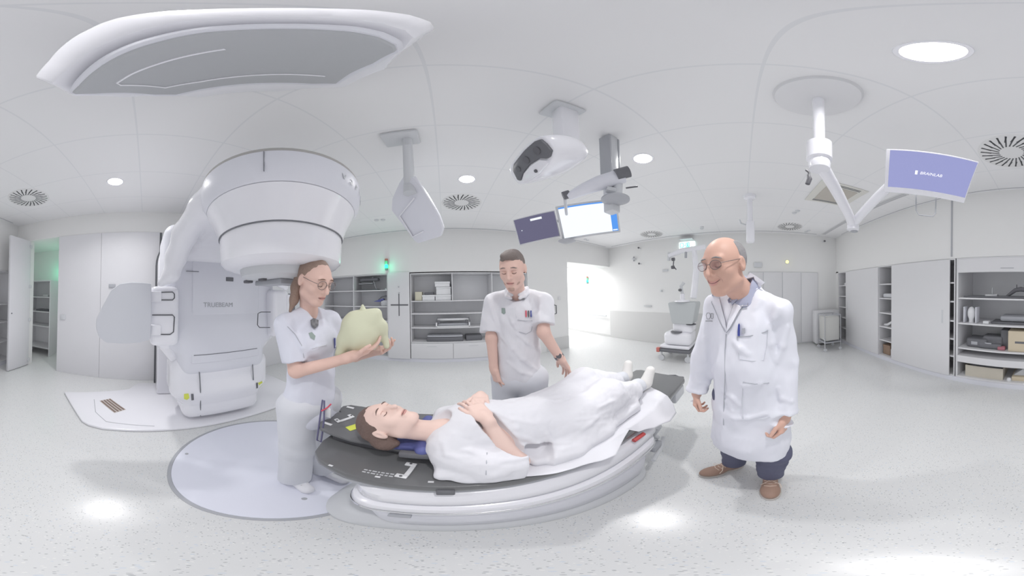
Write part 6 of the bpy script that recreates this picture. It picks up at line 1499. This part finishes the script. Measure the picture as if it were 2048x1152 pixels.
    for an, d in ((anL, np.array((-0.985, 0.15, 0))), (anR, np.array((-0.55, 0.8, 0)))):
        d = d / np.linalg.norm(d); b = an * np.array((1, 1, 0)); lt = np.array((-d[1], d[0], 0)); RA = np.stack([lt, d, z], 1)
        sS = SDF(); sS.ell(b + d * 0.13 + z * 0.035, (0.046, 0.085, 0.036), RA, 0.02); sS.ell(b + d * 0.0 + z * 0.045, (0.036, 0.06, 0.045), RA, 0.03); sS.cap(b + d * 0.02 + z * 0.075, b + d * 0.08 + z * 0.055, 0.038, 0.034, 0.02); sS.plane((0, 0, 0.012), (0, 0, -1)); sh = kp(sS.mesh('shoe', M['brown_shoe'], None, 0.005), r)
        sS = SDF(); sS.ell(b + d * 0.13 + z * 0.012, (0.050, 0.090, 0.03), RA, 0.02); sS.ell(b + z * 0.012, (0.040, 0.066, 0.03), RA, 0.03); sS.plane((0, 0, 0.001), (0, 0, -1)); sS.plane((0, 0, 0.016), (0, 0, 1)); kp(sS.mesh('sole', mat('shoe_sole', (190, 184, 180), 0.6), None, 0.005), sh)
        mb = MB()
        for k in range(3): mb.tube([V3(b + d * (0.07 + 0.02 * k) + lt * 0.028 + z * (0.083 - 0.008 * k)), V3(b + d * (0.08 + 0.02 * k) + z * (0.092 - 0.008 * k)), V3(b + d * (0.07 + 0.02 * k) - lt * 0.028 + z * (0.083 - 0.008 * k))], 0.0025, 6)
        mb.tube([V3(b + d * 0.07 + z * 0.093), V3(b + d * 0.10 + lt * 0.045 + z * 0.075), V3(b + d * 0.12 + lt * 0.05 + z * 0.05)], 0.0025, 6); mb.tube([V3(b + d * 0.07 + z * 0.093), V3(b + d * 0.11 - lt * 0.045 + z * 0.075)], 0.0025, 6)
        mb.build('laces', mat('pale_laces', (214, 196, 182), 0.7), sh)
    # hair round the back and sides only
    Hh = SDF(); Hh.ell(hc + HA @ np.array((0, -0.020, 0.026)) * 1.02, np.array((0.0795, 0.098, 0.090)) * 1.02, HA, 0.01)
    Hh.ell(hc + HA @ np.array((0, 0.075, 0.03)), (0.13, 0.090, 0.16), HA, 0.012, '-'); Hh.ell(hc + HA @ np.array((0, 0.02, 0.125)), (0.055, 0.10, 0.05), HA, 0.02, '-'); Hh.ell(hc + HA @ np.array((0, -0.03, -0.10)), (0.12, 0.12, 0.06), HA, 0.02, '-')
    for q in (1, -1): Hh.ell(hc + HA @ np.array((0.09 * q, -0.002, -0.035)), (0.035, 0.035, 0.045), HA, 0.01, '-')
    Hh.disp(folds(0.0012, (50, 50, 30), 35)); kp(Hh.mesh('hair', M['hair_grey'], None, 0.004), r)
    fb = bvh(body); eyes(P, r, fb, brow=M['hair_grey']); mouth(P, r, fb, smile=0.012, w=1.25)
    for q in (-1, 1): strip(fb, P, [(q * 0.020, -0.030), (q * 0.029, -0.040), (q * 0.036, -0.052), (q * 0.036, -0.062)], [0.0006, 0.0013, 0.0013, 0.0006], 'smile_crease', M['eyelid'], r, 0.0002)
    glasses(P, r, w=0.024, hgt=0.017, tint=mat('tinted_lens', (176, 150, 162), 0.15, trans=0.6, alpha=0.38))
    bt = bvh(coat)
    # lapels, collar, pockets, closure
    lap = M['cloth_coat']
    patch(bt, [(1500, 545), (1512, 552), (1530, 565), (1500, 590), (1478, 622), (1460, 655), (1452, 665), (1456, 640), (1466, 612), (1480, 580), (1490, 558)], 'lapel', lap, r, 0.004, 0.005, 4)
    patch(bt, [(1424, 588), (1430, 582), (1437, 590), (1443, 615), (1450, 640), (1453, 660), (1448, 655), (1438, 635), (1428, 612), (1423, 600)], 'lapel', lap, r, 0.004, 0.005, 3)
    patch(bt, [(1480, 591), (1497, 589), (1496, 612), (1481, 613)], 'lapel_badge', M['badge_grey'], r, 0.011, 0.002, 2)
    patch(bt, [(1475, 664), (1476, 650), (1478, 646), (1480, 650), (1480, 672), (1475, 672)], 'pen', M['pen_blue'], r, 0.006, 0.006, 1)
    patch(bt, [(1484, 657), (1490, 656), (1490, 667), (1484, 667)], 'pocket_card', M['badge_grey'], r, 0.005, 0.002, 1)
    wire(bt, [(1474, 674), (1500, 672), (1530, 664), (1536, 660)], 0.0022, 'pocket_edge', M['badge_grey'], r, 0.0025)
    wire(bt, [(1536, 660), (1534, 690), (1528, 720), (1505, 722), (1478, 718), (1474, 674)], 0.0013, 'pocket_seam', M['cloth_trouser'], r, 0.0025)
    wire(bt, [(1452, 668), (1450, 700), (1450, 750), (1448, 800), (1447, 850), (1446, 905)], 0.0022, 'front_closure', M['badge_grey'], r, 0.0025)
    wire(bt, [(1486, 764), (1510, 768), (1538, 766)], 0.0022, 'pocket_edge', M['badge_grey'], r, 0.0025)
    wire(bt, [(1486, 764), (1484, 800), (1486, 838), (1512, 838), (1540, 834)], 0.0013, 'pocket_seam', M['cloth_trouser'], r, 0.001)
    # clinic emblem: two rounded outlines over a line of print
    wire(bt, [(1412, 631), (1414, 626), (1419, 626), (1421, 632), (1419, 638), (1414, 638), (1412, 631)], 0.0009, 'breast_emblem', M['dark_grey'], r, 0.001, 6)
    wire(bt, [(1422, 627), (1426, 627), (1426, 636), (1424, 638), (1422, 636), (1422, 627)], 0.0011, 'breast_emblem', M['dark_grey'], r, 0.001, 6)
    patch(bt, [(1411, 641), (1425, 641), (1425, 643), (1411, 643)], 'emblem_line', M['mid_grey'], r, 0.001, 0.0006, 1)
    wire(bt, [(1500, 558), (1478, 578), (1466, 612), (1456, 640), (1452, 666), (1462, 655), (1478, 625), (1505, 592), (1520, 572)], 0.0016, 'lapel_edge_shade', M['badge_grey'], r, 0.008)  # grey outline painted in for the soft shading along the lapels
    wire(bt, [(1427, 592), (1423, 605), (1430, 620), (1440, 645), (1450, 664)], 0.0016, 'lapel_edge_shade', M['badge_grey'], r, 0.008)
    bs = bvh(shirt)
    patch(bs, [(1432, 588), (1440, 584), (1448, 600), (1447, 612), (1440, 606)], 'shirt_collar', M['shirt_blue'], r, 0.006, 0.004, 2)
    patch(bs, [(1455, 600), (1470, 580), (1482, 572), (1484, 582), (1474, 600), (1460, 614)], 'shirt_collar', M['shirt_blue'], r, 0.006, 0.004, 2)
    return r
doctor()

# ---------------------------------------------------------------- the patient on the couch
def patient():
    r = root('person', (0.3, 0.73, ZT), 'dark-haired woman in white lying on her back on the couch, hands clasped', 'person')
    z = np.array((0, 0, 1.0)); I = np.eye(3)
    hc = np.array(at(774, 846, 0.73)); HA = frame((0.10, -0.10, 1.0), (-1, 0.06, 0.02))
    def p(*a): return np.array(a, float)
    S = SDF(); P = head(S, hc, HA, 0.98, 0.92)
    S.cap(hc + HA @ p(0, -0.01, -0.07), p(-0.03, 0.73, 0.81), 0.048, 0.055, 0.03)
    S.ell(p(0.12, 0.735, 0.79), (0.19, 0.15, 0.10), I, 0.04); S.cap(p(0.02, 0.61, 0.77), p(0.02, 0.87, 0.77), 0.055, None, 0.04); S.ell(p(0.42, 0.74, 0.77), (0.18, 0.15, 0.09), I, 0.05)
    shR, elR, wrR = p(0.02, 0.60, 0.77), p(0.205, 0.555, 0.735), p(0.137, 0.665, 0.925)
    shL, elL, wrL = p(0.02, 0.87, 0.77), p(0.20, 0.925, 0.76), p(0.155, 0.865, 0.925)
    limb(S, [shR, elR, wrR], [0.043, 0.037, 0.024]); limb(S, [shL, elL, wrL], [0.043, 0.037, 0.024])
    hand(S, wrR, (-0.34, 0.9, 0.28), (0.1, -0.2, -1), 1, (0.35, 0.4, 0.45, 0.5), 0.12, 0.95, (0.4, 0.2))
    hand(S, wrL, (-0.20, -1, 0.22), (0, 0.2, -1), -1, (0.25, 0.3, 0.35, 0.4), 0.12, 0.95, (0.5, 0.1))
    limb(S, [p(0.45, 0.67, 0.77), p(0.74, 0.65, 0.84), p(1.10, 0.69, 0.735)], [0.085, 0.055, 0.036]); limb(S, [p(0.45, 0.81, 0.77), p(0.74, 0.84, 0.86), p(1.14, 0.85, 0.735)], [0.085, 0.055, 0.036])
    body = kp(S.mesh('body', M['skin_pale'], None, HB), r)
    T = SDF()
    T.ell(p(0.12, 0.745, 0.80), (0.19, 0.155, 0.145), I, 0.02); T.cap(p(0.01, 0.64, 0.79), p(0.01, 0.85, 0.79), 0.075, None, 0.04)
    T.ell(p(0.30, 0.75, 0.79), (0.20, 0.16, 0.13), I, 0.04); T.ell(p(0.48, 0.75, 0.78), (0.20, 0.17, 0.12), I, 0.05)
    T.box(p(0.20, 0.72, 0.705), (0.22, 0.18, 0.004), 0.02, None, 0.05)
    limb(T, [p(0.48, 0.67, 0.78), p(0.74, 0.66, 0.845), p(0.96, 0.67, 0.765)], [0.10, 0.088, 0.075], 0.05)
    limb(T, [p(0.48, 0.82, 0.79), p(0.74, 0.84, 0.865), p(1.03, 0.85, 0.765)], [0.10, 0.09, 0.070], 0.05)
    T.box(p(0.62, 0.73, 0.715), (0.26, 0.16, 0.008), 0.02, None, 0.08); T.box(p(0.72, 0.75, 0.78), (0.10, 0.10, 0.04), 0.03, None, 0.05)
    se = elR + (elR - shR) * 0.10
    limb(T, [shR, p(0.12, 0.555, 0.745), se], [0.065, 0.072, 0.064], 0.02); T.cap(p(0.06, 0.53, 0.70), p(0.21, 0.515, 0.70), 0.022, 0.018, 0.04)
    limb(T, [shL, elL + p(0.0, 0, 0)], [0.06, 0.065], 0.03)
    T.disp(folds(0.008, (5, 10, 8), 71)); T.disp(folds(0.004, (10, 24, 16), 72)); T.disp(folds(0.0015, (60, 50, 50), 73))
    fold_lines(T, zoomed(880, 730, 4.096, [(440, 540), (570, 565), (700, 600), (800, 645), (900, 690), (1000, 690), (1110, 660)], [(600, 460), (630, 520), (660, 580)], [(530, 620), (620, 650), (720, 680), (850, 680)], [(500, 790), (700, 755), (900, 720)], [(820, 460), (880, 560), (930, 640), (1060, 640)], [(200, 700), (250, 705), (310, 730)], [(1120, 450), (1290, 430)], [(1170, 530), (1230, 480), (1290, 430)], [(870, 285), (980, 290)], [(940, 250), (1060, 240)], [(440, 380), (600, 450), (760, 480)], [(1300, 350), (1400, 300), (1560, 270)], [(30, 640), (60, 740), (150, 760)]), 0.008, 0.012, 0.003)
    T.cap(p(-0.10, 0.72, 0.86), p(-0.03, 0.73, 0.90), 0.055, 0.05, 0.006, '-')
    cutend(T, (elR + shR) / 2, elR + (elR - shR) * 0.12, 0.075, 0.05)
    T.box(p(0.44, 0.655, 0.700), (0.17, 0.11, 0.002), 0.016, None, 0.06)
    T.cap(elR + p(0.01, 0.0, 0.05), wrR, 0.034, 0.04, 0.004, '-')
    gown = kp(T.mesh('gown', M['cloth_white'], None, 0.006), r)
    Q = SDF()
    for a, b in (((0.80, 0.66, 0.82), (1.11, 0.69, 0.745)), ((0.85, 0.845, 0.82), (1.155, 0.855, 0.745))):
        Q.cap(a, b, 0.062, 0.050, 0.01); cutend(Q, a, b, 0.08, 0.05)
    Q.disp(folds(0.005, (14, 14, 14), 74)); kp(Q.mesh('trousers', M['cloth_trouser'], None, 0.006), r)
    for a, b, t in (((1.12, 0.69, 0.725), (1.16, 0.675, 0.745), (1.205, 0.66, 0.835)), ((1.17, 0.86, 0.725), (1.20, 0.865, 0.745), (1.24, 0.88, 0.835))):
        a, b, t = map(np.array, (a, b, t)); sS = SDF(); sS.cap(a, b, 0.040, 0.042, 0.02); sS.cap(b, t, 0.043, 0.030, 0.02); sS.cap(b + (b - a) * 0.3, t + p(0.012, 0, 0), 0.038, 0.030, 0.02); sh = kp(sS.mesh('shoe', mat('canvas_shoe', (232, 230, 228), 0.7), None, 0.005), r)
        mb = MB(); mb.tube([V3(a + p(-0.005, 0.035, 0.035)), V3(a + p(-0.012, 0.0, 0.048)), V3(a + p(-0.005, -0.035, 0.035))], 0.004, 6); mb.build('ankle_trim', M['mid_grey'], sh)
    Hh = SDF(); Hh.ell(hc + HA @ p(0, -0.020, 0.034), (0.081, 0.098, 0.092), HA, 0.01)
    Hh.ell(hc + HA @ p(0, 0.090, -0.036), (0.088, 0.082, 0.100), HA, 0.012, '-')
    for q in (1, -1): Hh.ell(hc + HA @ p(0.088 * q, 0.0, -0.022), (0.03, 0.028, 0.038), HA, 0.01, '-')
    Hh.ell(hc + HA @ p(0, 0.0, -0.11), (0.10, 0.10, 0.05), HA, 0.02, '-')
    Hh.ell(hc + HA @ p(0.055, -0.075, -0.015), (0.045, 0.035, 0.05), HA, 0.02); Hh.cap(hc + HA @ p(0.06, -0.05, 0.04), hc + HA @ p(0.06, -0.06, -0.06), 0.025, 0.012, 0.02)
    Hh.disp(folds(0.002, (60, 60, 14), 37)); kp(Hh.mesh('hair', M['hair_brown'], None, 0.004), r)
    fb = bvh(body); eyes(P, r, fb, brow=M['hair_brown']); mouth(P, r, fb)
    bt = bvh(gown)
    wire(bt, [(850, 850), (842, 862), (835, 876), (828, 888)], 0.004, 'neck_hem', M['cloth_white'], r, 0.002)
    wire(bt, [(974, 905), (973, 925), (972, 950)], 0.0016, 'sleeve_line', M['badge_grey'], r, 0.001)
patient()
# paper sheet under her, hanging over the near edge
NB = [(0.16, .500, .682), (0.28, .478, .678), (0.40, .455, .668), (0.52, .440, .655), (0.61, .470, .662), (0.70, .505, .672), (0.745, .485, .64), (0.84, .440, .61), (0.95, .410, .60), (1.05, .40, .602), (1.10, .44, .64), (1.14, .50, .676), (1.21, .66, .682)]
bm = bmesh.new(); nu, nv = 96, 40; gr = []
def _ip(t):
    t *= len(NB) - 1; i = min(int(t), len(NB) - 2); f = t - i; f = f * f * (3 - 2 * f) if False else f
    return Vector(NB[i]).lerp(Vector(NB[i + 1]), f)
for i in range(nu + 1):
    n_ = _ip(i / nu); row = []
    fx_ = Vector((0.12 + 1.06 * i / nu, 0.93, 0.684)); ed = Vector((n_.x * 0.9 + fx_.x * 0.1, max(0.505, n_.y + 0.01), 0.684))
    for j in range(nv + 1):
        t = j / nv
        p = fx_.lerp(ed, t / 0.75) if t < 0.75 else ed.lerp(n_, (t - 0.75) / 0.25)
        w = 0.004 * math.sin(p.x * 34 + 3 * t) * t + 0.003 * math.sin(p.x * 13 - p.y * 40)
        row.append(bm.verts.new(p + Vector((0, -0.006 * math.sin(p.x * 28) * max(0, t - 0.7) * 3, abs(w)))))
    gr.append(row)
for i in range(nu):
    for j in range(nv): bm.faces.new((gr[i][j], gr[i + 1][j], gr[i + 1][j + 1], gr[i][j + 1]))
bmesh.ops.recalc_face_normals(bm, faces=bm.faces)
me = bpy.data.meshes.new('couch_sheet'); bm.to_mesh(me); bm.free(); me.materials.append(M['cloth_white']); me.polygons.foreach_set('use_smooth', [True] * len(me.polygons))
o = bpy.data.objects.new('couch_sheet', me); C.objects.link(o); sm_ = o.modifiers.new('thickness', 'SOLIDIFY'); sm_.thickness = 0.002; sm_.offset = 1
tag(o, 'white paper sheet spread under the patient and hanging over the couch edge', 'sheet')
